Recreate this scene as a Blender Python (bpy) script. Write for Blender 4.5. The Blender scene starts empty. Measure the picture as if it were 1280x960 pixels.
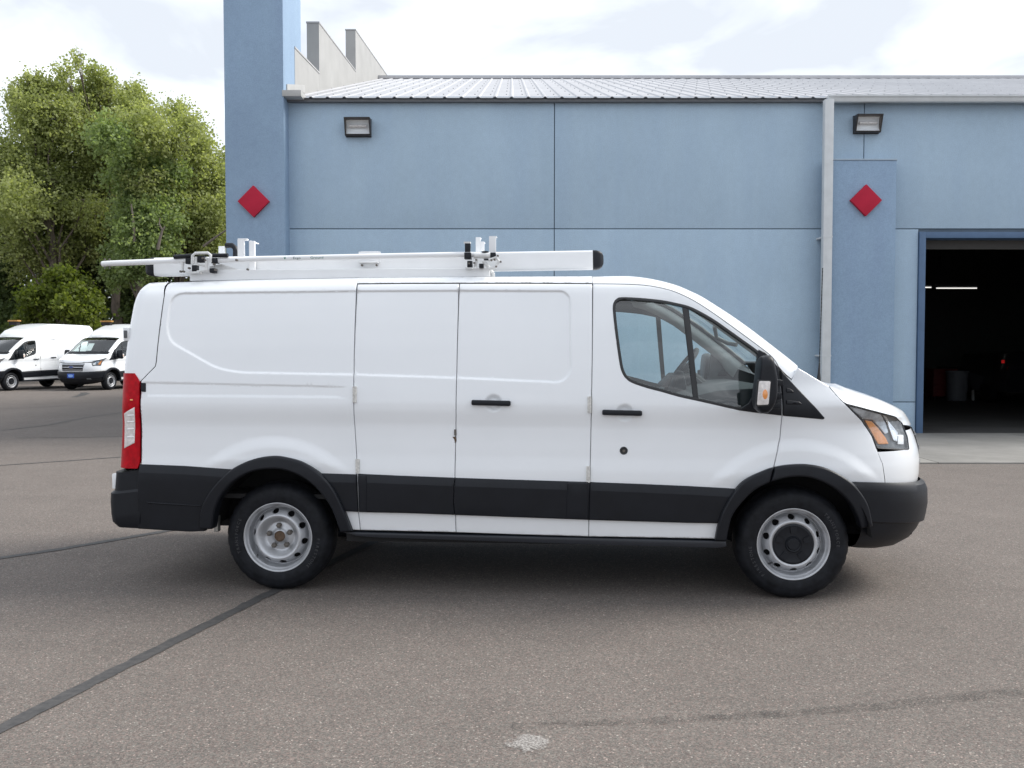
import bpy, bmesh, math, random
import numpy as np
from mathutils import Vector, Matrix
from mathutils.geometry import delaunay_2d_cdt

random.seed(7)
rng = np.random.default_rng(7)
sc = bpy.context.scene
COL = sc.collection
R = math.radians

# ------------------------------------------------------------------ camera, sky, sun, exposure
FPX, EYE = 1150.0, 1.59                      # focal length in photo pixels (1280 wide), eye height
PITCH = math.atan(44 / FPX)
cam_data = bpy.data.cameras.new('camera')
cam_data.sensor_width = 36.0
cam_data.lens = FPX / 1280 * 36
cam_data.clip_start = 0.1
cam_data.clip_end = 3000
cam = bpy.data.objects.new('camera', cam_data)
cam.location = (0, 0, EYE)
cam.rotation_euler = (R(90) - PITCH, 0, 0)
COL.objects.link(cam)
sc.camera = cam

SUN_DIR = Vector((0.70, 0.20, 0.68)).normalized()
SUN_EL = math.asin(SUN_DIR.z)
SUN_AZ = math.atan2(SUN_DIR.x, SUN_DIR.y)
world = bpy.data.worlds.new('World')
sc.world = world
world.use_nodes = True


def build_world():
    nt = world.node_tree
    nt.nodes.clear()
    N = nt.nodes.new
    L = nt.links.new
    out = N('ShaderNodeOutputWorld')
    sky = N('ShaderNodeTexSky')
    sky.sky_type = 'NISHITA'
    sky.sun_disc = False
    sky.sun_elevation = SUN_EL
    sky.sun_rotation = SUN_AZ
    b1 = N('ShaderNodeBackground')
    b1.inputs['Strength'].default_value = 0.12
    L(sky.outputs[0], b1.inputs['Color'])
    # cloud layer: flat deck seen in perspective
    tc = N('ShaderNodeTexCoord')
    sep = N('ShaderNodeSeparateXYZ')
    L(tc.outputs['Generated'], sep.inputs[0])
    ad = N('ShaderNodeMath'); ad.operation = 'ABSOLUTE'
    L(sep.outputs['Z'], ad.inputs[0])
    ad2 = N('ShaderNodeMath'); ad2.operation = 'ADD'; ad2.inputs[1].default_value = 0.22
    L(ad.outputs[0], ad2.inputs[0])
    dv = N('ShaderNodeVectorMath'); dv.operation = 'DIVIDE'
    cmb = N('ShaderNodeCombineXYZ')
    for k in range(3):
        L(ad2.outputs[0], cmb.inputs[k])
    L(tc.outputs['Generated'], dv.inputs[0])
    L(cmb.outputs[0], dv.inputs[1])
    nz = N('ShaderNodeTexNoise')
    nz.inputs['Scale'].default_value = 2.9
    nz.inputs['Detail'].default_value = 7
    nz.inputs['Roughness'].default_value = 0.48
    nz.inputs['Distortion'].default_value = 0.4
    mpw = N('ShaderNodeMapping')
    mpw.inputs['Location'].default_value = (3.7, 1.9, 0.4)
    L(dv.outputs[0], mpw.inputs['Vector'])
    L(mpw.outputs[0], nz.inputs['Vector'])
    cr = N('ShaderNodeValToRGB')
    e = cr.color_ramp.elements
    e[0].position, e[0].color = 0.40, (0.56, 0.60, 0.66, 1)
    e[1].position, e[1].color = 0.72, (1.36, 1.42, 1.50, 1)
    m = cr.color_ramp.elements.new(0.56)
    m.color = (0.76, 0.805, 0.875, 1)
    L(nz.outputs['Fac'], cr.inputs[0])
    b2 = N('ShaderNodeBackground')
    b2.inputs['Strength'].default_value = 1.0
    L(cr.outputs[0], b2.inputs['Color'])
    nz2 = N('ShaderNodeTexNoise')
    nz2.inputs['Scale'].default_value = 0.9
    nz2.inputs['Detail'].default_value = 4
    L(dv.outputs[0], nz2.inputs['Vector'])
    mr = N('ShaderNodeMapRange')
    mr.inputs['From Min'].default_value = 0.30
    mr.inputs['From Max'].default_value = 0.46
    mr.inputs['To Min'].default_value = 0.75
    mr.inputs['To Max'].default_value = 1.0
    L(nz2.outputs['Fac'], mr.inputs['Value'])
    mx = N('ShaderNodeMixShader')
    L(mr.outputs[0], mx.inputs[0])
    L(b1.outputs[0], mx.inputs[1])
    L(b2.outputs[0], mx.inputs[2])
    L(mx.outputs[0], out.inputs['Surface'])


build_world()
sun_data = bpy.data.lights.new('sun', 'SUN')
sun_data.energy = 3.0
sun_data.angle = R(26)
sun_data.color = (1.0, 0.96, 0.90)
sun = bpy.data.objects.new('sun', sun_data)
sun.rotation_euler = SUN_DIR.to_track_quat('Z', 'Y').to_euler()
COL.objects.link(sun)
sc.view_settings.view_transform = 'Standard'
sc.view_settings.look = 'None'
sc.view_settings.exposure = 0.58
sc.view_settings.gamma = 1.0
sc.view_settings.use_curve_mapping = False


# ------------------------------------------------------------------ measuring helpers
def ray(px, py):
    u = (px - 640) / FPX
    v = -(py - 480) / FPX
    c, s = math.cos(PITCH), math.sin(PITCH)
    return np.array([u, c + v * s, -s + v * c])


def ground(px, py, z=0.0):
    d = ray(px, py)
    t = (z - EYE) / d[2]
    return Vector((d[0] * t, d[1] * t, z))


def aty(px, py, Y):
    d = ray(px, py)
    t = Y / d[1]
    return Vector((d[0] * t, Y, EYE + d[2] * t))


# ------------------------------------------------------------------ materials
MATS = {}


class NT:
    def __init__(self, name):
        self.m = bpy.data.materials.new(name)
        self.m.use_nodes = True
        self.t = self.m.node_tree
        self.b = self.t.nodes['Principled BSDF']
        self.out = self.t.nodes['Material Output']

    def n(self, typ, **kw):
        nd = self.t.nodes.new(typ)
        for k, v in kw.items():
            if k in nd.inputs:
                nd.inputs[k].default_value = v
            else:
                setattr(nd, k, v)
        return nd

    def l(self, a, b):
        self.t.links.new(a, b)

    def coord(self, scale=None, kind='Object'):
        tc = self.n('ShaderNodeTexCoord')
        if scale is None:
            return tc.outputs[kind]
        mp = self.n('ShaderNodeMapping')
        mp.inputs['Scale'].default_value = scale
        self.l(tc.outputs[kind], mp.inputs['Vector'])
        return mp.outputs[0]

    def noise(self, scale, detail=4, rough=0.5, vec=None):
        nd = self.n('ShaderNodeTexNoise', Scale=scale, Detail=detail, Roughness=rough)
        if vec is not None:
            self.l(vec, nd.inputs['Vector'])
        return nd.outputs['Fac']

    def ramp(self, fac, *stops):
        cr = self.n('ShaderNodeValToRGB')
        el = cr.color_ramp.elements
        while len(el) < len(stops):
            el.new(0.5)
        for q, (p, c) in zip(el, stops):
            q.position = p
            q.color = (*c, 1) if len(c) == 3 else c
        self.l(fac, cr.inputs[0])
        return cr.outputs[0]

    def mixc(self, fac, a, b, mode='MIX'):
        mx = self.n('ShaderNodeMix', data_type='RGBA', blend_type=mode)
        for i, v in ((0, fac), (6, a), (7, b)):
            if hasattr(v, 'is_linked') or hasattr(v, 'links'):
                self.l(v, mx.inputs[i])
            else:
                mx.inputs[i].default_value = v if not isinstance(v, tuple) else (*v, 1)[:4]
        return mx.outputs[2]

    def bump(self, h, strength=0.2, dist=0.01):
        bp = self.n('ShaderNodeBump', Strength=strength, Distance=dist)
        self.l(h, bp.inputs['Height'])
        self.l(bp.outputs[0], self.b.inputs['Normal'])


def simple(name, col, rough=0.5, metal=0.0, var=0.08, vscale=6.0, coat=0.0, bump=0.0, bscale=80.0, spec=0.5):
    if name in MATS:
        return MATS[name]
    g = NT(name)
    v = g.coord()
    f = g.noise(vscale, 5, 0.6, v)
    lo = tuple(c * (1 - var) for c in col)
    hi = tuple(min(1, c * (1 + var)) for c in col)
    g.l(g.ramp(f, (0.3, lo), (0.7, hi)), g.b.inputs['Base Color'])
    g.b.inputs['Roughness'].default_value = rough
    g.b.inputs['Metallic'].default_value = metal
    g.b.inputs['Specular IOR Level'].default_value = spec
    if coat:
        g.b.inputs['Coat Weight'].default_value = coat
        g.b.inputs['Coat Roughness'].default_value = 0.04
    if bump:
        g.bump(g.noise(bscale, 3, 0.6, v), bump, 0.004)
    MATS[name] = g.m
    return g.m


def glass_mat(name, tint, refl=1.0):
    g = NT(name)
    g.t.nodes.remove(g.b)
    tr = g.n('ShaderNodeBsdfTransparent', Color=(*tint, 1))
    gl = g.n('ShaderNodeBsdfGlossy', Roughness=0.01)
    gl.inputs['Color'].default_value = (refl, refl, refl, 1)
    lw = g.n('ShaderNodeLayerWeight', Blend=0.5)
    pw = g.n('ShaderNodeMath', operation='POWER')
    pw.inputs[1].default_value = 5.0
    g.l(lw.outputs['Facing'], pw.inputs[0])
    fr = g.n('ShaderNodeMapRange')
    fr.inputs['To Min'].default_value = 0.085
    g.l(pw.outputs[0], fr.inputs['Value'])
    mx = g.n('ShaderNodeMixShader')
    g.l(fr.outputs[0], mx.inputs[0])
    g.l(tr.outputs[0], mx.inputs[1])
    g.l(gl.outputs[0], mx.inputs[2])
    g.l(mx.outputs[0], g.out.inputs['Surface'])
    MATS[name] = g.m
    return g.m


def emis(name, col, strength):
    g = NT(name)
    g.b.inputs['Base Color'].default_value = (*col, 1)
    g.b.inputs['Emission Color'].default_value = (*col, 1)
    g.b.inputs['Emission Strength'].default_value = strength
    MATS[name] = g.m
    return g.m


def asphalt_mat():
    g = NT('asphalt')
    v = g.coord(kind='Object')
    big = g.noise(0.35, 5, 0.6, v)
    med = g.noise(2.2, 4, 0.6, v)
    base = g.ramp(big, (0.30, (0.138, 0.124, 0.115)), (0.70, (0.168, 0.151, 0.140)))
    base = g.mixc(0.35, base, g.ramp(med, (0.3, (0.132, 0.119, 0.110)), (0.7, (0.176, 0.158, 0.146))))
    vo = g.n('ShaderNodeTexVoronoi', Scale=150.0)
    g.l(v, vo.inputs['Vector'])
    sp = g.n('ShaderNodeSeparateColor')
    g.l(vo.outputs['Color'], sp.inputs[0])
    speck = g.ramp(sp.outputs[0], (0.0, (0.62, 0.61, 0.61)), (0.35, (0.85, 0.84, 0.83)), (0.75, (1.08, 1.07, 1.05)), (0.93, (1.28, 1.24, 1.19)), (0.98, (1.5, 1.45, 1.4)), (0.993, (2.3, 2.25, 2.18)))
    base = g.mixc(1.0, base, speck, 'MULTIPLY')
    hue = g.ramp(sp.outputs[2], (0.0, (0.94, 1.0, 0.99)), (0.5, (1.0, 0.99, 0.98)), (1.0, (1.10, 0.98, 0.96)))
    base = g.mixc(1.0, base, hue, 'MULTIPLY')
    fine = g.noise(260, 2, 0.7, v)
    base = g.mixc(1.0, base, g.ramp(fine, (0.3, (0.72, 0.72, 0.72)), (0.7, (1.28, 1.28, 1.28))), 'MULTIPLY')
    # faint long tyre scuffs, darker
    sc_ = g.noise(1.0, 4, 0.6, g.coord((0.25, 1.9, 1.0)))
    base = g.mixc(g.ramp(sc_, (0.58, (0, 0, 0)), (0.75, (0.35, 0.35, 0.35))), base, g.mixc(1.0, base, (0.72, 0.72, 0.73), 'MULTIPLY'))
    g.l(base, g.b.inputs['Base Color'])
    g.b.inputs['Roughness'].default_value = 0.9
    g.b.inputs['Specular IOR Level'].default_value = 0.25
    g.bump(sp.outputs[1], 0.55, 0.004)
    MATS['asphalt'] = g.m


def stucco_mat(name, col, dark):
    g = NT(name)
    v = g.coord()
    a = g.noise(0.55, 5, 0.6, v)
    streak = g.noise(1.0, 4, 0.6, g.coord((2.6, 2.6, 0.25)))
    c = g.ramp(a, (0.3, tuple(x * 0.93 for x in col)), (0.7, tuple(x * 1.06 for x in col)))
    c = g.mixc(g.ramp(streak, (0.40, (0, 0, 0)), (0.76, (0.5, 0.5, 0.5))), c, dark)
    fine = g.noise(55, 3, 0.6, v)
    c = g.mixc(1.0, c, g.ramp(fine, (0.3, (0.9, 0.9, 0.9)), (0.7, (1.09, 1.09, 1.09))), 'MULTIPLY')
    mott = g.noise(9, 3, 0.6, v)
    c = g.mixc(1.0, c, g.ramp(mott, (0.3, (0.965, 0.965, 0.97)), (0.7, (1.03, 1.03, 1.025))), 'MULTIPLY')
    g.l(c, g.b.inputs['Base Color'])
    g.b.inputs['Roughness'].default_value = 0.92
    g.b.inputs['Specular IOR Level'].default_value = 0.2
    g.bump(g.noise(70, 3, 0.65, v), 0.35, 0.006)
    MATS[name] = g.m


def paint_mat():
    g = NT('white_paint')
    v = g.coord()
    n1 = g.noise(1.7, 5, 0.6, v)
    c = g.ramp(n1, (0.3, (0.81, 0.83, 0.85)), (0.7, (0.84, 0.858, 0.878)))
    # road dirt low down
    sep = g.n('ShaderNodeSeparateXYZ')
    g.l(v, sep.inputs[0])
    mr = g.n('ShaderNodeMapRange')
    mr.inputs['From Min'].default_value = 0.75
    mr.inputs['From Max'].default_value = 0.25
    mr.inputs['To Max'].default_value = 0.16
    g.l(sep.outputs[2], mr.inputs['Value'])
    dirt = g.noise(14, 5, 0.7, v)
    mm = g.n('ShaderNodeMath', operation='MULTIPLY')
    g.l(mr.outputs[0], mm.inputs[0])
    g.l(dirt, mm.inputs[1])
    c = g.mixc(mm.outputs[0], c, (0.42, 0.39, 0.35))
    g.l(c, g.b.inputs['Base Color'])
    g.b.inputs['Roughness'].default_value = 0.32
    g.b.inputs['Coat Weight'].default_value = 0.8
    rr = g.ramp(g.noise(5, 4, 0.6, v), (0.3, (0.05, 0.05, 0.05)), (0.7, (0.13, 0.13, 0.13)))
    g.l(rr, g.b.inputs['Coat Roughness'])
    MATS['white_paint'] = g.m


def leaf_mat(name, dark, light):
    g = NT(name)
    at = g.n('ShaderNodeAttribute', attribute_name='tint')
    c = g.ramp(at.outputs['Fac'], (0.0, dark), (1.0, light))
    g.l(c, g.b.inputs['Base Color'])
    g.b.inputs['Roughness'].default_value = 0.55
    g.b.inputs['Specular IOR Level'].default_value = 0.3
    tl = g.n('ShaderNodeBsdfTranslucent')
    c2 = g.mixc(1.0, c, (1.35, 1.4, 0.75), 'MULTIPLY')
    g.l(c2, tl.inputs['Color'])
    mx = g.n('ShaderNodeMixShader')
    mx.inputs[0].default_value = 0.5
    g.l(g.b.outputs[0], mx.inputs[1])
    g.l(tl.outputs[0], mx.inputs[2])
    g.l(mx.outputs[0], g.out.inputs['Surface'])
    MATS[name] = g.m


def bark_mat():
    g = NT('bark')
    v = g.coord((6, 6, 1.2))
    g.l(g.ramp(g.noise(2.2, 5, 0.65, v), (0.3, (0.07, 0.055, 0.045)), (0.7, (0.20, 0.165, 0.135))), g.b.inputs['Base Color'])
    g.b.inputs['Roughness'].default_value = 0.95
    g.bump(g.noise(3.0, 5, 0.7, v), 0.6, 0.04)
    MATS['bark'] = g.m


def concrete_mat():
    g = NT('concrete')
    v = g.coord()
    c = g.ramp(g.noise(0.9, 6, 0.65, v), (0.3, (0.185, 0.178, 0.163)), (0.7, (0.275, 0.263, 0.243)))
    c = g.mixc(1.0, c, g.ramp(g.noise(90, 2, 0.6, v), (0.3, (0.88, 0.88, 0.88)), (0.7, (1.1, 1.1, 1.1))), 'MULTIPLY')
    g.l(c, g.b.inputs['Base Color'])
    g.b.inputs['Roughness'].default_value = 0.9
    MATS['concrete'] = g.m


asphalt_mat(); paint_mat(); bark_mat(); concrete_mat()
stucco_mat('stucco_wall', (0.395, 0.510, 0.615), (0.345, 0.455, 0.585))
stucco_mat('stucco_pillar', (0.270, 0.370, 0.490), (0.240, 0.322, 0.455))
leaf_mat('leaf_olive', (0.205, 0.240, 0.085), (0.420, 0.450, 0.215))
leaf_mat('leaf_green', (0.145, 0.205, 0.078), (0.320, 0.385, 0.180))
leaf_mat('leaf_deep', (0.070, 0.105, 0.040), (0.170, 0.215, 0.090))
leaf_mat('leaf_bright', (0.075, 0.110, 0.018), (0.170, 0.200, 0.040))
PAINT = MATS['white_paint']
CLAD = simple('black_plastic', (0.0085, 0.0100, 0.0140), 0.46, var=0.15, bump=0.10, bscale=400, spec=0.3)
DARK = simple('dark_void', (0.012, 0.012, 0.013), 0.8)
RUBBER = simple('tyre_rubber', (0.0105, 0.0115, 0.0145), 0.6, var=0.45, vscale=18, bump=0.08, bscale=60, spec=0.2)
RUBTXT = simple('raised_tyre_lettering', (0.050, 0.050, 0.055), 0.6)
STEEL = simple('silver_wheel_steel', (0.52, 0.53, 0.55), 0.42, 0.55, var=0.10, vscale=9)
RUST = simple('rusty_hub', (0.13, 0.085, 0.055), 0.8, 0.2, var=0.4, vscale=40)
NUT = simple('nut_grey', (0.15, 0.135, 0.12), 0.55, 0.5)
CHROME = simple('reflector_chrome', (0.85, 0.86, 0.88), 0.12, 1.0, var=0.02)
GREYTRIM = simple('grey_trim', (0.10, 0.105, 0.11), 0.6)
HEADLINER = simple('pale_headliner', (0.46, 0.46, 0.45), 0.9)
SEAT = simple('seat_cloth', (0.018, 0.020, 0.023), 0.9)
RACKW = simple('white_powder_coat', (0.80, 0.81, 0.82), 0.38, var=0.03, coat=0.2)
SEAL = simple('rubber_seal', (0.020, 0.021, 0.023), 0.5)
GLASS = glass_mat('tinted_glass', (0.90, 0.985, 0.97))
LENS = glass_mat('clear_lens', (0.93, 0.95, 0.96))
RED = simple('red_lens', (0.42, 0.003, 0.010), 0.3, spec=0.15, var=0.25, vscale=30)
AMBER = simple('amber_lens', (0.78, 0.30, 0.08), 0.2, coat=1.0, var=0.12, vscale=40)
WHITELENS = simple('white_lens', (0.70, 0.66, 0.64), 0.15, coat=1.0, var=0.2, vscale=40)
SHADOWGAP = simple('joint_recess', (0.10, 0.135, 0.175), 0.9)


# ------------------------------------------------------------------ object helpers
def mk(name, verts, faces, mat, parent=None, loopnormals=None, smooth=False, autosmooth=None):
    me = bpy.data.meshes.new(name)
    me.from_pydata([tuple(map(float, v)) for v in verts], [], faces)
    me.materials.append(mat)
    if smooth or loopnormals is not None:
        me.polygons.foreach_set('use_smooth', [True] * len(me.polygons))
    me.update()
    if loopnormals is not None:
        me.normals_split_custom_set(loopnormals)
    elif autosmooth is not None:
        me.set_sharp_from_angle(angle=R(autosmooth))
    ob = bpy.data.objects.new(name, me)
    COL.objects.link(ob)
    if parent is not None:
        ob.parent = parent
    return ob


def empty(name, loc=(0, 0, 0), rz=0.0, parent=None):
    o = bpy.data.objects.new(name, None)
    o.location = loc
    o.rotation_euler = (0, 0, rz)
    o.empty_display_size = 0.2
    COL.objects.link(o)
    if parent is not None:
        o.parent = parent
    return o


def tag(o, label=None, cat=None, group=None, kind=None):
    for k, v in (('label', label), ('category', cat), ('group', group), ('kind', kind)):
        if v:
            o[k] = v
    return o


CHILD = {}


def copy_tree(o, parent=None):
    c = o.copy()
    COL.objects.link(c)
    if parent is not None:
        c.parent = parent
    for ch in [x for x in COL.objects if x.parent == o]:
        copy_tree(ch, c)
    return c


class MB:
    """collects shapes into one mesh"""
    def __init__(self):
        self.v, self.f, self.ch = [], [], []

    def add(self, vs, fs):
        b = len(self.v)
        self.ch.append((b, len(self.f)))
        self.v += [tuple(map(float, p)) for p in vs]
        self.f += [tuple(b + i for i in q) for q in fs]
        return self

    def box(self, c, s, rot=None):
        hx, hy, hz = s[0] / 2, s[1] / 2, s[2] / 2
        pts = [Vector((sx * hx, sy * hy, sz * hz)) for sx in (-1, 1) for sy in (-1, 1) for sz in (-1, 1)]
        if rot is not None:
            pts = [rot @ p for p in pts]
        pts = [p + Vector(c) for p in pts]
        return self.add(pts, [(0, 1, 3, 2), (4, 6, 7, 5), (0, 4, 5, 1), (2, 3, 7, 6), (0, 2, 6, 4), (1, 5, 7, 3)])

    def box2(self, a, b):
        return self.box([(a[i] + b[i]) / 2 for i in range(3)], [abs(a[i] - b[i]) for i in range(3)])

    def tube(self, pts, rad, seg=10, caps=True):
        pts = [Vector(p) for p in pts]
        rads = rad if isinstance(rad, (list, tuple)) else [rad] * len(pts)
        rings = []
        prev = None
        for i, p in enumerate(pts):
            t = (pts[min(i + 1, len(pts) - 1)] - pts[max(i - 1, 0)]).normalized()
            ref = prev if prev is not None else (Vector((0, 0, 1)) if abs(t.z) < 0.9 else Vector((1, 0, 0)))
            a = (ref - t * ref.dot(t)).normalized()
            prev = a
            b = t.cross(a)
            rings.append([p + (a * math.cos(2 * math.pi * k / seg) + b * math.sin(2 * math.pi * k / seg)) * rads[i] for k in range(seg)])
        vs = [q for r in rings for q in r]
        fs = []
        for i in range(len(rings) - 1):
            for k in range(seg):
                k2 = (k + 1) % seg
                fs.append((i * seg + k, i * seg + k2, (i + 1) * seg + k2, (i + 1) * seg + k))
        if caps:
            fs.append(tuple(range(seg))[::-1])
            fs.append(tuple((len(rings) - 1) * seg + k for k in range(seg)))
        return self.add(vs, fs)

    def prism(self, poly, a, b, axes='xz', n='y'):
        """polygon in the (x,z) plane extruded along y from a to b"""
        m = len(poly)
        def P(p, d):
            if axes == 'xz': return (p[0], d, p[1])
            if axes == 'yz': return (d, p[0], p[1])
            return (p[0], p[1], d)
        vs = [P(p, a) for p in poly] + [P(p, b) for p in poly]
        fs = [tuple(range(m)), tuple(range(2 * m - 1, m - 1, -1))]
        fs += [(i, i + m, (i + 1) % m + m, (i + 1) % m) for i in range(m)]
        return self.add(vs, fs)

    def lathe(self, prof, seg=32, axis='y', c=(0, 0, 0), closed=False):
        """profile of (radius, along-axis)"""
        vs = []
        for r, h in prof:
            for k in range(seg):
                a = 2 * math.pi * k / seg
                u, w = r * math.cos(a), r * math.sin(a)
                p = (u, h, w) if axis == 'y' else (u, w, h) if axis == 'z' else (h, u, w)
                vs.append((p[0] + c[0], p[1] + c[1], p[2] + c[2]))
        fs = []
        m = len(prof)
        for i in range(m if closed else m - 1):
            j = (i + 1) % m
            for k in range(seg):
                k2 = (k + 1) % seg
                fs.append((i * seg + k, i * seg + k2, j * seg + k2, j * seg + k))
        return self.add(vs, fs)

    def build_each(self, name, mat, parent=None, **kw):
        """every shape that was added becomes an object of its own"""
        out = []
        for (v0, f0), (v1, f1) in zip(self.ch, self.ch[1:] + [(len(self.v), len(self.f))]):
            q = MB()
            q.v = self.v[v0:v1]
            q.f = [tuple(i - v0 for i in f) for f in self.f[f0:f1]]
            out.append(q.build(name, mat, parent, **kw))
        return out

    def build(self, name, mat, parent=None, smooth=None, fix=True, bevel=0.0):
        me = bpy.data.meshes.new(name)
        me.from_pydata(self.v, [], self.f)
        bm = bmesh.new()
        bm.from_mesh(me)
        if fix:
            bmesh.ops.recalc_face_normals(bm, faces=bm.faces)
        if bevel:
            bmesh.ops.bevel(bm, geom=[e for e in bm.edges if e.calc_face_angle(0) > 0.5], offset=bevel, segments=2, profile=0.6, affect='EDGES')
        bm.to_mesh(me)
        bm.free()
        me.materials.append(mat)
        if bevel and smooth is None:
            smooth = 40
        if smooth is not None:
            me.polygons.foreach_set('use_smooth', [True] * len(me.polygons))
            me.set_sharp_from_angle(angle=R(smooth))
        ob = bpy.data.objects.new(name, me)
        COL.objects.link(ob)
        if parent is not None:
            ob.parent = parent
        return ob


def text_mesh(s, size):
    cu = bpy.data.curves.new('txt', 'FONT')
    cu.body = s
    cu.size = size
    cu.align_x = 'CENTER'
    cu.align_y = 'CENTER'
    cu.resolution_u = 2
    to = bpy.data.objects.new('txt', cu)
    COL.objects.link(to)
    dg = bpy.context.evaluated_depsgraph_get()
    me = to.evaluated_get(dg).to_mesh()
    vs = [v.co.copy() for v in me.vertices]
    fs = [tuple(p.vertices) for p in me.polygons]
    to.to_mesh_clear()
    bpy.data.objects.remove(to)
    bpy.data.curves.remove(cu)
    return vs, fs


# ------------------------------------------------------------------ 2-D helpers (numpy)
def dens(poly, step, closed=True):
    out = []
    m = len(poly)
    for i in range(m if closed else m - 1):
        a = np.array(poly[i], float)
        b = np.array(poly[(i + 1) % m], float)
        k = max(1, int(math.ceil(np.linalg.norm(b - a) / step)))
        for j in range(k):
            out.append(a + (b - a) * j / k)
    if not closed:
        out.append(np.array(poly[-1], float))
    return np.array(out)


def seg_dist(P, poly, closed=True):
    A = np.asarray(poly, float)
    B = np.roll(A, -1, 0) if closed else A[1:]
    if not closed:
        A = A[:-1]
    d = np.full(len(P), 1e9)
    for a, b in zip(A, B):
        ab = b - a
        L2 = max(ab @ ab, 1e-12)
        t = np.clip(((P - a) @ ab) / L2, 0, 1)
        q = a + t[:, None] * ab
        d = np.minimum(d, np.hypot(P[:, 0] - q[:, 0], P[:, 1] - q[:, 1]))
    return d


def inside(P, poly):
    A = np.asarray(poly, float)
    B = np.roll(A, -1, 0)
    c = np.zeros(len(P), bool)
    for (x1, y1), (x2, y2) in zip(A, B):
        if y1 == y2:
            continue
        hit = (P[:, 1] > min(y1, y2)) & (P[:, 1] <= max(y1, y2))
        xs = x1 + (P[:, 1] - y1) / (y2 - y1) * (x2 - x1)
        c ^= hit & (P[:, 0] < xs)
    return c


def sdist(P, poly):
    d = seg_dist(P, poly)
    return np.where(inside(P, poly), d, -d)


def area2(p):
    p = np.asarray(p)
    x, y = p[:, 0], p[:, 1]
    return 0.5 * np.sum(x * np.roll(y, -1) - np.roll(x, -1) * y)


def inset(poly, d):
    """move every edge inwards by d (mitred)"""
    p = np.asarray(poly, float)
    if area2(p) < 0:
        p = p[::-1]
    e = np.roll(p, -1, 0) - p
    e /= np.maximum(np.linalg.norm(e, axis=1), 1e-9)[:, None]
    n = np.stack([-e[:, 1], e[:, 0]], 1)
    n0 = np.roll(n, 1, 0)
    s = n + n0
    s /= np.maximum(np.linalg.norm(s, axis=1), 1e-6)[:, None]
    k = np.maximum((s * n).sum(1), 0.5)
    return p + s * (d / k)[:, None]


def sstep(a, b, x):
    t = np.clip((x - a) / (b - a), 0, 1)
    return t * t * (3 - 2 * t)


def rounded(poly, rad, seg=6):
    """round the corners of a polygon; rad is a number or a list"""
    m = len(poly)
    out = []
    for i in range(m):
        p = np.array(poly[i], float)
        a = np.array(poly[i - 1], float) - p
        b = np.array(poly[(i + 1) % m], float) - p
        r = rad[i] if isinstance(rad, (list, tuple)) else rad
        r = min(r, 0.45 * np.linalg.norm(a), 0.45 * np.linalg.norm(b))
        if r < 1e-4:
            out.append(p)
            continue
        a = p + a / np.linalg.norm(a) * r
        b = p + b / np.linalg.norm(b) * r
        for k in range(seg + 1):
            t = k / seg
            out.append((1 - t) ** 2 * a + 2 * t * (1 - t) * p + t * t * b)
    return np.array(out)


# ------------------------------------------------------------------ the van's body surface
# Van frame: x forward from the rear axle, y to the van's left, z up.  The side shown is y < 0.
YAW = R(-3.75)
VAN_LOC = Vector((-1.483, 6.950, 0))
cy_, sy_ = math.cos(YAW), math.sin(YAW)


def to_local(p):
    x, y = p[0] - VAN_LOC.x, p[1] - VAN_LOC.y
    return np.array([cy_ * x + sy_ * y, -sy_ * x + cy_ * y, p[2]])


def proj(p):
    """van-frame point to photo pixel"""
    x = cy_ * p[0] - sy_ * p[1] + VAN_LOC.x
    y = sy_ * p[0] + cy_ * p[1] + VAN_LOC.y
    z = p[2] - EYE
    c, s = math.cos(PITCH), math.sin(PITCH)
    d = y * c - z * s
    v = y * s + z * c
    return 640 + FPX * x / d, 480 - FPX * v / d


CAML = to_local((0, 0, EYE))


def plane_pt(px, py, yl):
    """photo pixel onto the plane y = yl of the van frame -> (x, z)"""
    d = ray(px, py)
    dl = np.array([cy_ * d[0] + sy_ * d[1], -sy_ * d[0] + cy_ * d[1], d[2]])
    t = (yl - CAML[1]) / dl[1]
    q = CAML + dl * t
    return q[0], q[2]


_wz = np.array([0.20, 0.30, 0.45, 0.62, 0.74, 0.80, 0.90, 1.02, 1.10, 1.145, 1.19, 1.24, 1.32, 1.45, 1.60, 1.75, 1.88, 1.95, 1.99, 2.020, 2.045, 2.062, 2.074, 2.085, 2.30])
_ww = np.array([.975, .985, 1.000, 1.018, 1.028, 1.027, 1.020, 1.015, 1.014, 1.021, 1.028, 1.029, 1.023, 1.010, .992, .969, .944, .929, .917, .900, .875, .845, .805, .76, .70])
_zf = np.linspace(0.2, 2.3, 1051)
_wf = np.interp(_zf, _wz, _ww)
_k = np.exp(-0.5 * (np.arange(-16, 17) / 5.0) ** 2)
_k /= _k.sum()
_wf = np.convolve(np.pad(_wf, 16, mode='edge'), _k, 'valid')

TOPPX = [(200, 352.0), (250, 350.0), (330, 347.6), (440, 345.6), (520, 344.8), (600, 344.2), (680, 343.8), (741, 343.6), (776, 344.4)]
_tp = np.array([plane_pt(a, b, -0.76) for a, b in TOPPX])


def ztop(x):
    return np.interp(x, _tp[:, 0], _tp[:, 1])


def Wz(x, z):
    bl = sstep(1.55, 1.98, z)
    return np.interp(z + bl * (2.085 - ztop(x)), _zf, _wf)


X0, PN, PM = 2.9, 4.0, 2.4
XFZ = [np.array([0.2, 2.3]), np.array([4.4, 4.4])]      # nose profile, solved below
XRZ = [np.array([0.2, 2.3]), np.array([-1.0, -1.0])]    # tail profile, solved below
RC = 0.10


def xf(z):
    return np.interp(z, XFZ[0], XFZ[1])


def xr(z):
    return np.interp(z, XRZ[0], XRZ[1])


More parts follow.
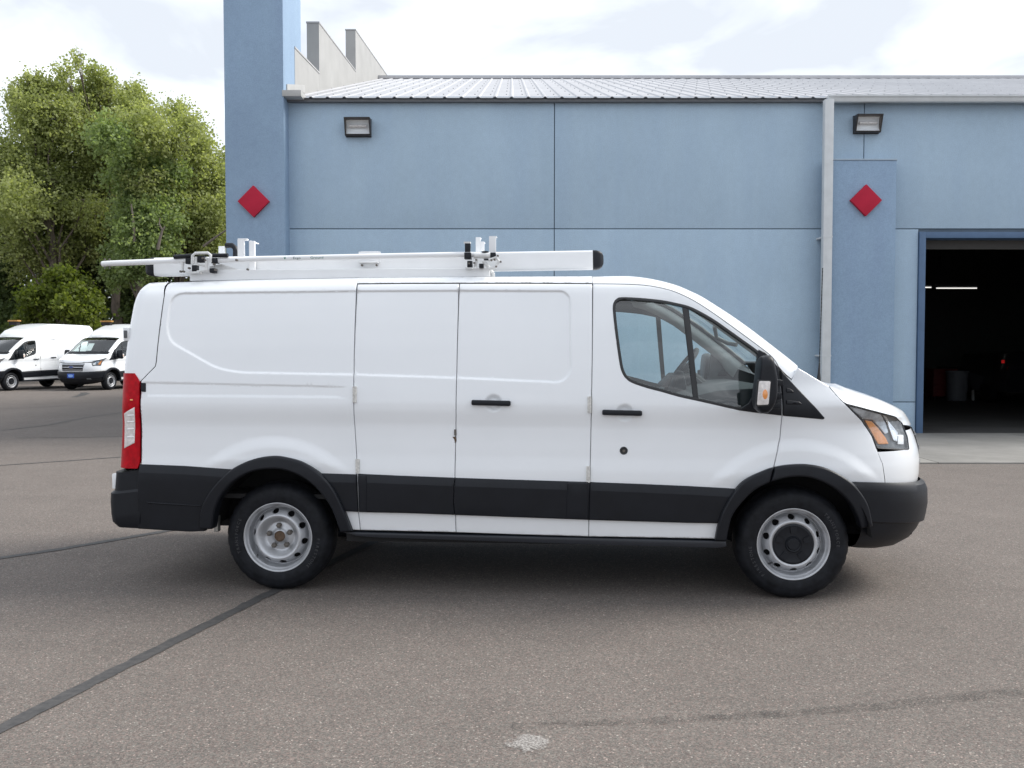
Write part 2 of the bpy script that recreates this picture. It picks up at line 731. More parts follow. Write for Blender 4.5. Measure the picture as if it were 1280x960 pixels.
def base_y(x, z):
    x = np.asarray(x, float)
    z = np.asarray(z, float)
    w = Wz(x, z)
    t = np.clip((x - X0) / (xf(z) - X0), 0, 0.9995)
    y = w * (1 - t ** PN) ** (1 / PM)
    y = y - 0.055 * sstep(1.22, 1.40, z) * np.clip((x - 2.3) / 1.4, 0, 2) ** 2
    u = np.clip(xr(z) + RC - x, 0, RC * 0.9995)
    return y - RC + np.sqrt(RC * RC - u * u)


def solve_nose(px, py, w_extra=0.0):
    z, f = 0.8, 4.3
    tt = np.linspace(0.5, 0.9995, 400)
    for _ in range(40):
        xs = X0 + tt * (f - X0)
        ys = -(np.interp(z, _zf, _wf) + w_extra) * (1 - tt ** PN) ** (1 / PM)
        P = [proj((a, b, z)) for a, b in zip(xs, ys)]
        k = int(np.argmax([q[0] for q in P]))
        dep = 6.3
        f += (px - P[k][0]) * dep / FPX
        z += -(py - P[k][1]) * dep / FPX
    return z, f


_nose = [solve_nose(*p) for p in [(1137.5, 532.5), (1142.8, 545), (1147.6, 560), (1149.3, 575), (1148.8, 588), (1147, 600)]]
_nose.sort()
_zn = [q[0] for q in _nose]
_fn = [q[1] for q in _nose]
XFZ[0] = np.array([0.2] + _zn + [_zn[-1] + 0.06, _zn[-1] + 0.14, 1.38, 1.5, 2.3])
XFZ[1] = np.array([_fn[0]] + _fn + [_fn[-1] - 0.02, _fn[-1] + 0.10, 4.9, 5.3, 5.3])

_tail = []
for px, py in [(153.2, 650), (153.3, 560), (154.2, 500), (156.2, 455), (159.2, 430), (163.0, 403), (167.3, 380), (170.8, 369), (175, 361.0), (180, 355.5)]:
    yy = -0.95
    for _ in range(5):
        q = plane_pt(px, py, yy)
        yy = -(float(np.interp(q[1] + (0.015 if q[1] > 1.8 else 0), _zf, _wf)) - 0.056)
    _tail.append((q[1], q[0] - 0.1 * RC))
_tail.sort()
XRZ[0] = np.array([q[0] for q in _tail])
XRZ[1] = np.array([q[1] for q in _tail])


def V(px, py, off=0.0):
    """photo pixel -> (x, z) on the body side"""
    y = -1.0
    for _ in range(40):
        x, z = plane_pt(px, py, y)
        yn = -(float(base_y(x, z)) + off)
        y = 0.5 * y + 0.5 * yn
    return x, z


def VV(pts, off=0.0):
    return np.array([V(a, b, off) for a, b in pts])


# wheel geometry read from the photograph
AX_R = V(345.3, 672)
AX_F = V(993.3, 680)
TYRE_R = 0.358

# ---- pressed features of the side
RECESS = rounded(VV([(214, 366.0), (443, 363.2), (574, 362.6), (705, 363.2), (713, 371), (714.5, 466), (702, 478.8), (571, 473), (443, 468.8), (300, 466.5), (270, 461), (212.5, 428), (207.5, 410)]),
                 [.09, .001, .001, .05, .05, .06, .06, .001, .001, .12, .12, .10, .10], 5)
GROOVE_A = VV([(181, 478.2), (300, 480.6), (437, 483.8)])
GROOVE_B = VV([(186, 493.5), (300, 494.2), (420, 495.6), (437, 498.0)])
CUPS = [V(617, 503.8), V(781, 516.0)]
SHELF = VV([(180, 580.5), (283, 586.5), (403, 592), (569, 597.6), (738, 603), (860, 608), (1065, 601.7), (1147, 599)])


def arch_r(x, z, c):
    return np.hypot(x - c[0], (z - c[1] + 0.02) * 1.0)


def side_y(x, z, press=True):
    """half width of the finished side"""
    x = np.asarray(x, float)
    z = np.asarray(z, float)
    y = base_y(x, z)
    if not press:
        return y
    P = np.stack([x.ravel(), z.ravel()], 1)
    # upper pressed-in panel
    box = (P[:, 0] > -0.9) & (P[:, 0] < 2.3) & (P[:, 1] > 1.25) & (P[:, 1] < 2.1)
    o = np.zeros(len(P))
    if box.any():
        d = sdist(P[box], RECESS)
        o[box] -= 0.011 * sstep(-0.004, 0.012, d)
    # belt strip between two pressed lines on the rear quarter
    box = (P[:, 0] < 0.62) & (P[:, 1] > 1.15) & (P[:, 1] < 1.5)
    if box.any():
        q = P[box]
        za = np.interp(q[:, 0], GROOVE_A[:, 0], GROOVE_A[:, 1])
        zb = np.interp(q[:, 0], GROOVE_B[:, 0], GROOVE_B[:, 1])
        fade = 1 - sstep(GROOVE_A[-1, 0] - 0.10, GROOVE_A[-1, 0] + 0.0, q[:, 0])
        s = sstep(za + 0.008, za - 0.008, q[:, 1]) * sstep(zb - 0.014, zb + 0.006, q[:, 1])
        o[box] -= 0.005 * s * fade
    # swelling round the wheel arches
    for c in (AX_R, AX_F):
        r = arch_r(P[:, 0], P[:, 1], c)
        sh = np.interp(P[:, 0], SHELF[:, 0], SHELF[:, 1])
        o += 0.013 * sstep(0.690, 0.610, r) * sstep(sh - 0.02, sh + 0.07, P[:, 1])
    for c in CUPS:
        r = np.hypot(P[:, 0] - c[0], P[:, 1] - c[1])
        o -= 0.013 * sstep(0.062, 0.026, r)
    return y + o.reshape(x.shape)


def feature_points(step):
    pts = []
    ring = dens(RECESS, step * 0.9)
    for d in (-0.008, -0.003, 0.002, 0.006, 0.010, 0.016):
        pts.append(inset(ring, d))
    for g in (GROOVE_A, GROOVE_B):
        q = dens(g, step, False)
        for d in (-0.018, -0.010, -0.005, 0.0, 0.005, 0.010):
            pts.append(q + np.array([0, d]))
    q = dens(SHELF, step, False)
    for d in (-0.016, -0.010, -0.003, 0.003):
        pts.append(q + np.array([0, d]))
    for c in (AX_R, AX_F):
        for r in (0.605, 0.63, 0.65, 0.67, 0.695):
            a = np.arange(0, math.pi, step / r)
            pts.append(np.stack([c[0] + r * np.cos(a), c[1] - 0.02 + r * np.sin(a)], 1))
    for c in CUPS:
        for r in (0.0, 0.02, 0.03, 0.038, 0.046, 0.054, 0.064):
            a = np.arange(0, 2 * math.pi, max(0.2, 0.012 / max(r, 0.01)))
            pts.append(np.stack([c[0] + r * np.cos(a), c[1] + r * np.sin(a)], 1))
    return np.concatenate(pts)


FEAT = {}


def panel(name, poly, mat, parent, off=0.0, holes=(), gap=0.0, bev=0.005, thick=0.025, grid=0.03, step=0.025,
          feat=True, f=None, offf=None, mirror=None, edge_pts=None, press=True):
    """A sheet lying on the body side: polygon in (x,z), raised by off, with rounded edges and real thickness.
    f(x,z) replaces the body surface; offf(P) adds to the offset.  Returns [right object, left object]."""
    poly = np.asarray(poly, float)
    if area2(poly) < 0:
        poly = poly[::-1]
    if gap:
        poly = inset(poly, gap)
    outer = dens(poly, step)
    hol = []
    for h in holes:
        h = np.asarray(h, float)
        if area2(h) < 0:
            h = h[::-1]
        hol.append(dens(h, step))
    surf = f if f is not None else (lambda x, z: side_y(x, z, press))
    loops = [outer] + hol

    def F(P):
        y = surf(P[:, 0], P[:, 1]) + off
        if offf is not None:
            y = y + offf(P)
        if bev:
            d = sdist(P, outer)
            for h in hol:
                d = np.minimum(d, -sdist(P, h))
            y = y - bev * np.clip(1 - d / bev, 0, 1.6) ** 2
        return y

    pts = [outer] + hol
    extra = []
    if bev:
        extra.append(inset(outer, bev * 0.45)); extra.append(inset(outer, bev))
        for h in hol:
            extra.append(inset(h, -bev * 0.45)); extra.append(inset(h, -bev))
    lo, hi = poly.min(0), poly.max(0)
    gx, gz = np.meshgrid(np.arange(lo[0] + grid / 2, hi[0], grid), np.arange(lo[1] + grid / 2, hi[1], grid))
    g = np.stack([gx.ravel(), gz.ravel()], 1)
    inner = [g]
    if feat and press and f is None:
        if step not in FEAT:
            FEAT[step] = feature_points(step)
        fp = FEAT[step]
        m = (fp[:, 0] > lo[0]) & (fp[:, 0] < hi[0]) & (fp[:, 1] > lo[1]) & (fp[:, 1] < hi[1])
        inner.append(fp[m])
    if edge_pts is not None:
        inner.append(np.asarray(edge_pts, float))
    inn = np.concatenate(inner)

    def keep(P, m):
        d = sdist(P, outer)
        for h in hol:
            d = np.minimum(d, -sdist(P, h))
        return P[d > m]
    allp = pts + [keep(np.concatenate(extra), bev * 0.3)] if extra else list(pts)
    allp.append(keep(inn, max(bev * 1.5, 0.004)))
    C = np.concatenate(allp)
    edges = []
    s = 0
    for lp in loops:
        n = len(lp)
        edges += [(s + i, s + (i + 1) % n) for i in range(n)]
        s += n
    res = delaunay_2d_cdt([Vector(p) for p in C], edges, [], 0, 1e-6)
    P = np.array([tuple(p) for p in res[0]])
    tri = np.array([t for t in res[2] if len(t) == 3])
    cen = P[tri].mean(1)
    ok = inside(cen, outer)
    for h in hol:
        ok &= ~inside(cen, h)
    tri = tri[ok]
    a = P[tri]
    cr = (a[:, 1, 0] - a[:, 0, 0]) * (a[:, 2, 1] - a[:, 0, 1]) - (a[:, 1, 1] - a[:, 0, 1]) * (a[:, 2, 0] - a[:, 0, 0])
    tri = tri[np.abs(cr) > 1e-10]
    cr = cr[np.abs(cr) > 1e-10]
    tri[cr < 0] = tri[cr < 0][:, ::-1]          # counter-clockwise in (x,z) seen from -y
    y = F(P)
    ep = 0.0012
    dx = np.array([ep, 0]); dz = np.array([0, ep])
    fx = (F(P + dx) - F(P - dx)) / (2 * ep)
    fz = (F(P + dz) - F(P - dz)) / (2 * ep)
    nn = np.stack([-fx, -np.ones(len(P)), -fz], 1)
    nn /= np.linalg.norm(nn, axis=1)[:, None]
    verts = [(p[0], -yy, p[1]) for p, yy in zip(P, y)]
    faces = [tuple(t) for t in tri]
    ln = [tuple(nn[i]) for t in faces for i in t]
    # boundary walls
    cnt = {}
    for t in faces:
        for i in range(3):
            e = (t[i], t[(i + 1) % 3])
            cnt[e] = cnt.get(e, 0) + 1
    for (i, j) in list(cnt):
        if (j, i) in cnt:
            continue
        b = len(verts)
        vi, vj = verts[i], verts[j]
        verts += [vi, vj, (vj[0], vj[1] + thick, vj[2]), (vi[0], vi[1] + thick, vi[2])]
        faces.append((b, b + 3, b + 2, b + 1))
        ex, ez = vj[0] - vi[0], vj[2] - vi[2]
        L = math.hypot(ex, ez) or 1
        n = (ez / L, 0.0, -ex / L)
        ln += [n] * 4
    out = []
    ob = mk(name, verts, faces, mat, parent if mirror is None or not isinstance(parent, tuple) else parent[0], ln)
    out.append(ob)
    if mirror:
        v2 = [(x, -y_, z) for x, y_, z in verts]
        f2 = [t[::-1] for t in faces]
        l2 = []
        k = 0
        for t in faces:
            q = ln[k:k + len(t)]
            l2 += [(c[0], -c[1], c[2]) for c in q[::-1]]
            k += len(t)
        out.append(mk(name, v2, f2, mat, parent[1] if isinstance(parent, tuple) else parent, l2))
    return out


def grid_patch(name, rows, mat, parent, thick=0.0, smooth=True, flip=False, both=False):
    """rows of equal length -> quad sheet (optional backing offset is left out); both adds the mirror image"""
    m = len(rows[0])
    vs = [tuple(map(float, p)) for r in rows for p in r]
    fs = []
    for i in range(len(rows) - 1):
        for k in range(m - 1):
            q = (i * m + k, i * m + k + 1, (i + 1) * m + k + 1, (i + 1) * m + k)
            fs.append(q[::-1] if flip else q)
    obs = [mk(name, vs, fs, mat, parent, smooth=smooth)]
    if both:
        obs.append(mk(name, [(x, -y, z) for x, y, z in vs], [q[::-1] for q in fs], mat, parent, smooth=smooth))
    return obs


def resample(pts, n):
    p = np.asarray(pts, float)
    s = np.concatenate([[0], np.cumsum(np.linalg.norm(np.diff(p, axis=0), axis=1))])
    t = np.linspace(0, s[-1], n)
    return np.stack([np.interp(t, s, p[:, k]) for k in range(p.shape[1])], 1)


def curve(pts, per=5, closed=False):
    """Catmull-Rom curve through points"""
    p = np.asarray(pts, float)
    m = len(p)
    out = []
    for i in range(m if closed else m - 1):
        a = p[(i - 1) % m] if closed or i > 0 else 2 * p[0] - p[1]
        b, c = p[i], p[(i + 1) % m]
        d = p[(i + 2) % m] if closed or i + 2 < m else 2 * p[-1] - p[-2]
        for k in range(per):
            t = k / per
            out.append(0.5 * (2 * b + (c - a) * t + (2 * a - 5 * b + 4 * c - d) * t * t + (3 * b - a - 3 * c + d) * t ** 3))
    if not closed:
        out.append(p[-1])
    return [tuple(q) for q in out]


# outlines in the photograph -------------------------------------------------
FLARE_R_OUT = [(440.5, 664), (429.4, 635.6), (417.5, 611.7), (401.5, 593), (380, 578.5), (359, 572), (340.5, 570), (316.5, 574), (292.6, 585), (274, 601), (258, 622), (251.5, 641), (250, 661)]
FLARE_R_IN = [(265.5, 661), (270, 635.6), (279, 617), (295, 600), (316.5, 589), (340.5, 585.7), (359, 588), (380, 597), (399, 613), (415, 635.6), (426, 665)]
FLARE_F_OUT = [(1090.5, 657), (1085, 632.5), (1075, 615), (1060, 600), (1035, 586), (1010, 580.5), (985, 581), (960, 586), (935, 597.5), (920, 611), (903.7, 637.5), (897.5, 656), (893.7, 675.5)]
FLARE_F_IN = [(907.5, 676), (913.7, 647.5), (925, 630), (942.5, 612.5), (965, 601), (990, 595.7), (1015, 597.5), (1040, 608.7), (1060, 626), (1071, 645), (1076, 660)]
SEAM_A = [(446.4, 347), (445.8, 356), (442, 448.7), (442, 502), (442.7, 525), (445.8, 572.8), (447.5, 637.5), (450.3, 663)]
SEAM_B = [(574.4, 354), (571, 448.7), (570, 520), (569.5, 545), (568.5, 598), (569, 640), (570, 665.8)]
SEAM_C = [(740.6, 354.8), (740.3, 448.7), (738.5, 550), (737.2, 603), (736, 650), (735.9, 671)]
SEAM_D = [(973.6, 459), (977.3, 490), (977.5, 521), (975.2, 546.6), (966.7, 584.5), (961, 600)]
GUT_DOOR = [(741, 354.6), (776, 355), (804, 356.2), (822, 358.9), (838, 362.6), (854, 368.9), (869, 376.6), (886, 387.4), (902.8, 399.1), (924, 414.5), (945, 430), (961.9, 443), (969, 450.5), (973.6, 459)]
PILLAR_UP = [(741, 343.6), (776, 344.4), (795, 345.8), (813, 348.3), (830, 352), (846.5, 356.7), (862, 363.3), (877.5, 370.8), (897, 383), (917, 396), (938, 411), (959, 427), (984, 446.5), (996.5, 456.8)]
WIN_OUT = [(765.8, 384.5), (767, 377.8), (771, 373.2), (777.6, 371.3), (800, 372.3), (827, 375), (845, 378.5), (860.6, 382.3), (876, 389.5), (894, 400), (910, 411.2), (928, 424), (942, 434), (951, 441), (949, 455), (947, 480), (945, 500), (944.5, 515.6), (922.5, 512.8), (895, 506.5), (869, 500.7), (848, 496), (827, 490), (808, 485), (790, 478.7), (782, 473), (777.3, 465.5), (774.6, 456), (771.5, 436), (768.3, 412), (766.4, 394)]
TAIL_L = [(175.3, 474.6), (175.3, 580)]


FLARE_R_OUT, FLARE_R_IN = curve(FLARE_R_OUT), curve(FLARE_R_IN)
FLARE_F_IN_RAW, FLARE_F_OUT_RAW = FLARE_F_IN, FLARE_F_OUT
GUT_DOOR, PILLAR_UP = curve(GUT_DOOR, 3), curve(PILLAR_UP, 3)
WIN_OUT = curve(WIN_OUT[17:] + WIN_OUT[:14], 3) + WIN_OUT[14:17]      # sharp only at the two front corners


def arch_poly(c, r, a0, a1, n=24):
    return [(c[0] + r * math.cos(a), c[1] + r * math.sin(a)) for a in np.linspace(a0, a1, n)]


# ------------------------------------------------------------------ wheels
def make_wheel(parent, x, y, cz, side, cap, lettering, hi):
    """side = -1 for the right-hand side of the van (outer face towards -y)"""
    w = empty('wheel', (x, y, cz), 0, parent)
    s = 1 if side < 0 else -1
    seg = 120 if hi else 40
    R0 = TYRE_R
    # outer face at local y = 0, going inwards with +y for the right side
    prof = [(0.222, 0.012), (0.232, 0.004), (0.245, 0.0), (0.272, -0.004), (0.292, -0.003), (0.298, 0.000), (0.306, 0.000), (0.322, 0.008), (0.337, 0.022), (0.348, 0.038),
            (R0 - 0.003, 0.056), (R0, 0.075), (R0, 0.096), (R0 - 0.008, 0.098), (R0 - 0.008, 0.106), (R0, 0.108), (R0, 0.132), (R0 - 0.008, 0.134), (R0 - 0.008, 0.142), (R0, 0.144),
            (R0 - 0.002, 0.178), (0.345, 0.205), (0.318, 0.228), (0.28, 0.238), (0.235, 0.232), (0.222, 0.222)]
    mb = MB()
    vs, fs = [], []
    m = len(prof)
    for i, (r, h) in enumerate(prof):
        for k in range(seg):
            rr, hh = r, h
            if hi and 9 <= i <= 11 and k % 4 == 0:
                rr -= 0.0045
            a = 2 * math.pi * k / seg
            vs.append((rr * math.cos(a), hh * s, rr * math.sin(a)))
    for i in range(m - 1):
        for k in range(seg):
            k2 = (k + 1) % seg
            fs.append((i * seg + k, i * seg + k2, (i + 1) * seg + k2, (i + 1) * seg + k))
    # contact patch: flatten the lowest few millimetres
    vs = [(p[0], p[1], max(p[2], -cz + 0.001)) for p in vs]
    mb.add(vs, fs)
    mb.build('tyre', RUBBER, w, smooth=35)

    rp = np.array([0.0, .032, .033, .045, .048, .066, .080, .090, .100, .112, .124, .134, .142, .150, .160, .170, .178, .183, .190, .195, .199, .203, .206, .212, .216, .222, .229])
    yp = np.array([.060, .060, .050, .050, .056, .060, .062, .066, .064, .044, .022, .012, .008, .012, .024, .040, .054, .082, .092, .088, .055, .032, .028, .024, .014, .001, .006])

    def surf(xx, zz):
        return -np.interp(np.hypot(xx, zz), rp, yp)
    holes = []
    for k in range(10):
        a = math.pi * 2 * (k + 0.5) / 10 + (0.05 if cap else 0.14)
        c = (0.168 * math.cos(a), 0.168 * math.sin(a))
        t = np.array([-math.sin(a), math.cos(a)]); rad = np.array([math.cos(a), math.sin(a)])
        holes.append([np.array(c) + t * 0.0225 * math.cos(q) + rad * 0.0145 * math.sin(q) for q in np.linspace(0, 2 * math.pi, 13)[:-1]])
    if not cap:
        holes.append([(0.030 * math.cos(q), 0.030 * math.sin(q)) for q in np.linspace(0, 2 * math.pi, 25)[:-1]])
    rings = []
    for r in list(rp[1:-1]):
        nseg = 24 if r < 0.06 else (72 if hi else 32)
        a = np.linspace(0, 2 * math.pi, nseg, endpoint=False)
        rings.append(np.stack([r * np.cos(a), r * np.sin(a)], 1))
    circ = [(0.229 * math.cos(q), 0.229 * math.sin(q)) for q in np.linspace(0, 2 * math.pi, 73 if hi else 33)[:-1]]
    rim = panel('rim', circ, STEEL, w, f=surf, holes=holes, bev=0, thick=0.02, grid=0.5, step=0.025 if hi else 0.06, edge_pts=np.concatenate(rings))[0]
    if s < 0:
        me = rim.data
        me.transform(Matrix.Rotation(math.pi, 4, 'Z'))
    MB().lathe([(0.0001, 0.11 * s), (0.19, 0.11 * s), (0.205, 0.085 * s), (0.21, 0.2 * s)], 32).build('brake_drum', DARK, w, smooth=40)
    if cap:
        cb = MB()
        cb.lathe([(0.0001, 0.0 * s), (0.034, 0.0 * s), (0.038, 0.004 * s), (0.040, 0.006 * s), (0.046, 0.003 * s), (0.050, 0.008 * s), (0.052, 0.014 * s), (0.085, 0.016 * s), (0.118, 0.010 * s), (0.129, 0.014 * s), (0.132, 0.025 * s)], 48)
        for k in range(5):
            a = 2 * math.pi * k / 5 + 0.31
            rot = Matrix.Rotation(-a, 3, 'Y')
            c = Vector((0.088 * math.cos(a), 0.0125 * s, 0.088 * math.sin(a)))
            cb.prism([(-0.020, -0.016), (0.026, -0.022), (0.026, 0.022), (-0.020, 0.016)], -0.006, 0.006)
            for i in range(len(cb.v) - 8, len(cb.v)):
                cb.v[i] = tuple(rot @ Vector(cb.v[i]) + c)
        cb.build('hub_cap', CLAD, w, smooth=30)
    else:
        MB().lathe([(0.0001, 0.052 * s), (0.029, 0.052 * s), (0.033, 0.044 * s), (0.036, 0.046 * s)], 28).build('axle_hub', RUST, w, smooth=40)
        nut0 = None
        for k in range(5):
            a = 2 * math.pi * k / 5 + 0.38
            c = (0.072 * math.cos(a), 0, 0.072 * math.sin(a))
            if nut0 is None:
                nut0 = MB().lathe([(0.0001, 0.028 * s), (0.012, 0.029 * s), (0.0175, 0.036 * s), (0.0175, 0.068 * s)], 6).build('lug_nut', NUT, w)
                nut0.location = c
            else:
                q = nut0.copy(); COL.objects.link(q); q.parent = w; q.location = c
    a = R(222)
    vp = Vector((0.196 * math.cos(a), 0.03 * s, 0.196 * math.sin(a)))
    MB().tube([vp, vp + Vector((0.012, -0.03 * s, 0.016))], 0.006, 8).build('valve_stem', SEAL, w, smooth=40)
    if lettering:
        tb = MB()
        for word, mid, size in lettering:
            n = len(word)
            for i, ch in enumerate(word):
                a = R(mid) - (i - (n - 1) / 2) * (size * 0.86) / 0.270
                vs, fs = text_mesh(ch, size)
                q = []
                for p in vs:
                    r = 0.272 + p.y
                    an = a - p.x / 0.272
                    q.append((r * math.cos(an), (-0.0075) * s, r * math.sin(an)))
                tb.add(q, fs)
        ob = tb.build('raised_lettering', RUBTXT, w, fix=False)
    return w


# ------------------------------------------------------------------ the van
def make_van(name, hi=True, tall=0.0):
    van = empty(name)
    global _wf
    keep_wf = _wf
    if tall:                                   # the higher roof keeps its sides upright
        _wf = np.where(_zf > 1.93, np.maximum(_wf, 0.929 - 0.16 * (_zf - 1.93)), _wf)
    G = 0.028 if hi else 0.09
    ST = 0.024 if hi else 0.034
    kw = dict(grid=G, step=ST, feat=hi, mirror=True)
    gp = 0.0017

    # --- rear quarter
    top = [(x, float(ztop(x)) - 0.012) for x in np.linspace(V(446, 360)[0], V(209.5, 356)[0], 24)]
    q = list(VV(SEAM_A[1:])[::-1])
    q = q + top
    q += list(VV([(208.8, 356), (205, 370), (195, 452.5), (193.7, 458), (175.9, 476), (176, 592), (262, 596)]))
    q += arch_poly(AX_R, 0.475, R(158), R(7))
    q += [tuple(V(446, 663))]
    quarter = panel('quarter_panel', q, PAINT, van, gap=gp, **kw)
    # --- side doors: narrow rear leaf, wide front leaf
    d1 = list(VV([(446.8, 355.2), (510, 354.6), (574, 354.4)])) + list(VV(SEAM_B[1:])) + list(VV([(510, 664.4)])) + list(VV(SEAM_A[::-1][:-2]))
    door1 = panel('cargo_door', d1, PAINT, van, gap=gp, **kw)
    d2 = list(VV([(574.4, 354.4), (660, 354.4), (740.6, 354.9)])) + list(VV(SEAM_C[1:])) + list(VV([(650, 668.5)])) + list(VV(SEAM_B[::-1][:-1]))
    door2 = panel('cargo_door', d2, PAINT, van, gap=gp, **kw)
    # --- front door with its window opening
    win = VV(WIN_OUT)
    fd = list(VV(GUT_DOOR)) + list(VV(SEAM_D[1:-1])) + list(VV([(958, 594), (936, 604), (917, 626), (906, 650), (900, 674)])) + list(VV([(820, 672.5)])) + list(VV(SEAM_C[::-1][:-1]))
    door3 = panel('front_door', fd, PAINT, van, gap=gp, holes=[inset(win, 0.006)], **kw)
    # --- fender
    fe = list(VV([(977.2, 465), (989.5, 474.8), (996.8, 459.0), (1010, 466.8), (1024, 475.2), (1036, 482.2), (1041, 488.5), (1056, 504.2), (1066, 514.5), (1077.5, 526), (1084, 535.5), (1090, 545), (1095.5, 560), (1103.7, 580), (1107, 606)]))
    fe += list(VV([(1070, 620), (1054, 603), (1034, 592), (1010, 587.5), (985, 588), (966, 593)]))
    fe += list(VV(SEAM_D[::-1][1:-1]))
    fender = panel('fender', fe, PAINT, van, gap=gp, **kw)

    # --- roof edge strip above the doors
    xa, xb = V(446.6, 352)[0], V(741, 350)[0]
    strip = [(x, float(ztop(x)) - 0.012) for x in np.linspace(xa, xb, 16)]
    lowr = list(VV([(740.9, 354.2), (660, 353.7), (574, 353.7), (510, 353.9), (446.6, 354.4)]))
    panel('roof_rail', strip[::-1] + lowr[::-1], PAINT, van, gap=0.0008, bev=0.003, **kw)

    # --- front pillar and rail above the front door: sheet from the door gap to the windscreen edge
    n = 40
    lo2 = resample(VV(GUT_DOOR + [(980, 466.5), (989, 474)]), n)
    up_px = resample(np.array(PILLAR_UP), n)
    U = []
    rows = []
    for i in range(n):
        t = i / (n - 1)
        y0 = float(base_y(lo2[i, 0], lo2[i, 1]))
        ye = -(y0 - 0.118 * (float(sstep(0, 0.35, t)) if tall else 1.0))
        ux, uz = plane_pt(up_px[i, 0], up_px[i, 1], ye)
        if t < 0.18:
            k = t / 0.18
            uz = (1 - k) * (float(ztop(ux)) - 0.012) + k * uz
        a = np.array([lo2[i, 0], -y0 + 0.0, lo2[i, 1]])
        b = np.array([ux, ye, uz])
        c = (a + b) / 2 + np.array([0.0, -0.030, 0.0]) + 0.32 * np.array([b[0] - a[0], 0, b[2] - a[2]])
        U.append(b)
        rows.append([(1 - s) ** 2 * (a + (c - a) * 0.03) + 2 * s * (1 - s) * c + s * s * b for s in np.linspace(0, 1, 9)])
    U = np.array(U)
    grid_patch('front_pillar', rows, PAINT, van, both=True, flip=False)

    # --- roof skin
    i0 = 13                                     # pillar station of the windscreen header
    st = []
    xs0 = V(209.5, 356)[0]
    for x in np.linspace(xs0, U[0][0], 40)[:-1]:
        z = float(ztop(x)) - 0.012
        st.append((x, -float(base_y(x, z)), z))
    st += [tuple(p) for p in U[:i0 + 1]]
    rows = []
    for j, (x, y, z) in enumerate(st):
        hd = max(0, j - 42) / max(1, len(st) - 1 - 42)
        r = []
        for s in np.linspace(-1, 1, 33):
            yy = y * s * -1
            e = 1 - abs(s) ** 2.4
            lift = 0.026 - 0.016 * hd
            zz = z + lift * e
            xx = x + 0.05 * hd * e
            if tall:
                bb = 1 - (1 - min(1, (1 - abs(s)) / 0.16)) ** 2.2
                fr = sstep(0, 0.5, 1 - (j / (len(st) - 1))) if j > 20 else 1.0
                zz = z + (lift + 0.02) * e + tall * bb * float(fr)
            elif abs(s) < 0.86 and 2 < j < 40:
                zz -= 0.006 * (0.5 + 0.5 * math.cos(s * 30))
            r.append((xx, yy, zz))
        rows.append(r)
    grid_patch('roof', rows, PAINT, van, flip=True)

    # --- windscreen
    rows = []
    rimrows = []
    ws = U[i0:]
    for j, b in enumerate(ws):
        t = j / (len(ws) - 1)
        r = []
        for s in np.linspace(-1, 1, 25):
            e = 1 - abs(s) ** 2.0
            r.append((b[0] + (0.05 + 0.05 * t) * e, -b[1] * -s * 1.0, b[2] + (0.010 - 0.006 * t) * e + 0.0))
        rows.append(r)
    screen = grid_patch('windshield', rows, GLASS, van, flip=True)[0]
    # ceramic black border on the inside of the glass
    bd = MB()
    edge = [rows[0]] + [rows[-1]] + [[r[0] for r in rows]] + [[r[-1] for r in rows]]
    for e in edge:
        bd.tube([(p[0] - 0.012, p[1], p[2] - 0.012) for p in e], 0.016, 6)
    bd.build('screen_seal', SEAL, screen, smooth=60)

    # --- bonnet
    edge_px = [(1036.5, 482.8), (1041, 488.3), (1048, 496), (1056, 503.8), (1066, 506.6), (1079, 510.1), (1092.5, 513.2), (1106, 516.8), (1120, 520.6), (1127, 528), (1129, 531)]
    cen_px = [(1036, 480), (1047, 482.2), (1059, 485.3), (1070, 488.8), (1082, 492.8), (1092, 496.6), (1102, 500.8), (1112, 506), (1122.5, 512.5), (1132.0, 522.3), (1137.3, 531.8)]
    E = resample(VV(edge_px), 26)
    C_ = resample(np.array([plane_pt(a, b, -0.35) for a, b in cen_px]), 26)
    rows = []
    for i in range(26):
        y = float(base_y(E[i, 0], E[i, 1]))
        dx = max(C_[i, 0] - E[i, 0], 0.0) + 0.03
        r = []
        for s in np.linspace(-1, 1, 33):
            e = 1 - abs(s) ** 2.6
            crease = 0.010 * math.exp(-((abs(s) - 0.62) / 0.07) ** 2)
            r.append((E[i, 0] + dx * e, y * s, E[i, 1] + (C_[i, 1] - E[i, 1]) * e + crease))
        rows.append(r)
    hood_end = rows[-1]
    hood_rows = rows
    # cowl between windscreen and bonnet
    n0 = rows[0]
    cow = []
    ext = []
    wb = resample(np.array([(p[0], p[1], p[2]) for p in grid_row(ws[-1])]), 33)
    wb = wb if (wb[0][1] < wb[-1][1]) == (n0[0][1] < n0[-1][1]) else wb[::-1]
    for k in range(11):
        t = k / 10
        (cow if k <= 4 else ext).append([(a[0] * (1 - t) + b[0] * t, a[1] * (1 - t) + b[1] * t, a[2] * (1 - t) + b[2] * t - 0.035 * math.sin(math.pi * t) - 0.014) for a, b in zip(wb, n0)])
    ext = [[(p[0], p[1], p[2] + 0.012) for p in r] for r in ext[:-1]]
    grid_patch('hood', ext + hood_rows, PAINT, van, flip=False)
    cowl = grid_patch('cowl', cow, CLAD, van, flip=False)[0]
    # wipers
    for y in (-0.45, 0.25):
        wp = MB()
        wp.tube([(3.62, y, 1.335), (3.50, y + 0.18, 1.385), (3.43, y + 0.42, 1.44)], [0.012, 0.009, 0.006], 6)
        wp.build('wiper', SEAL, cowl, smooth=60)

    # --- white nose between bonnet and black bumper
    zb = V(1110, 601)[1]
    zh = V(1130, 561.7)[1]
    seam = VV([(1096.5, 562.0), (1104.2, 580), (1107.5, 603.5)])
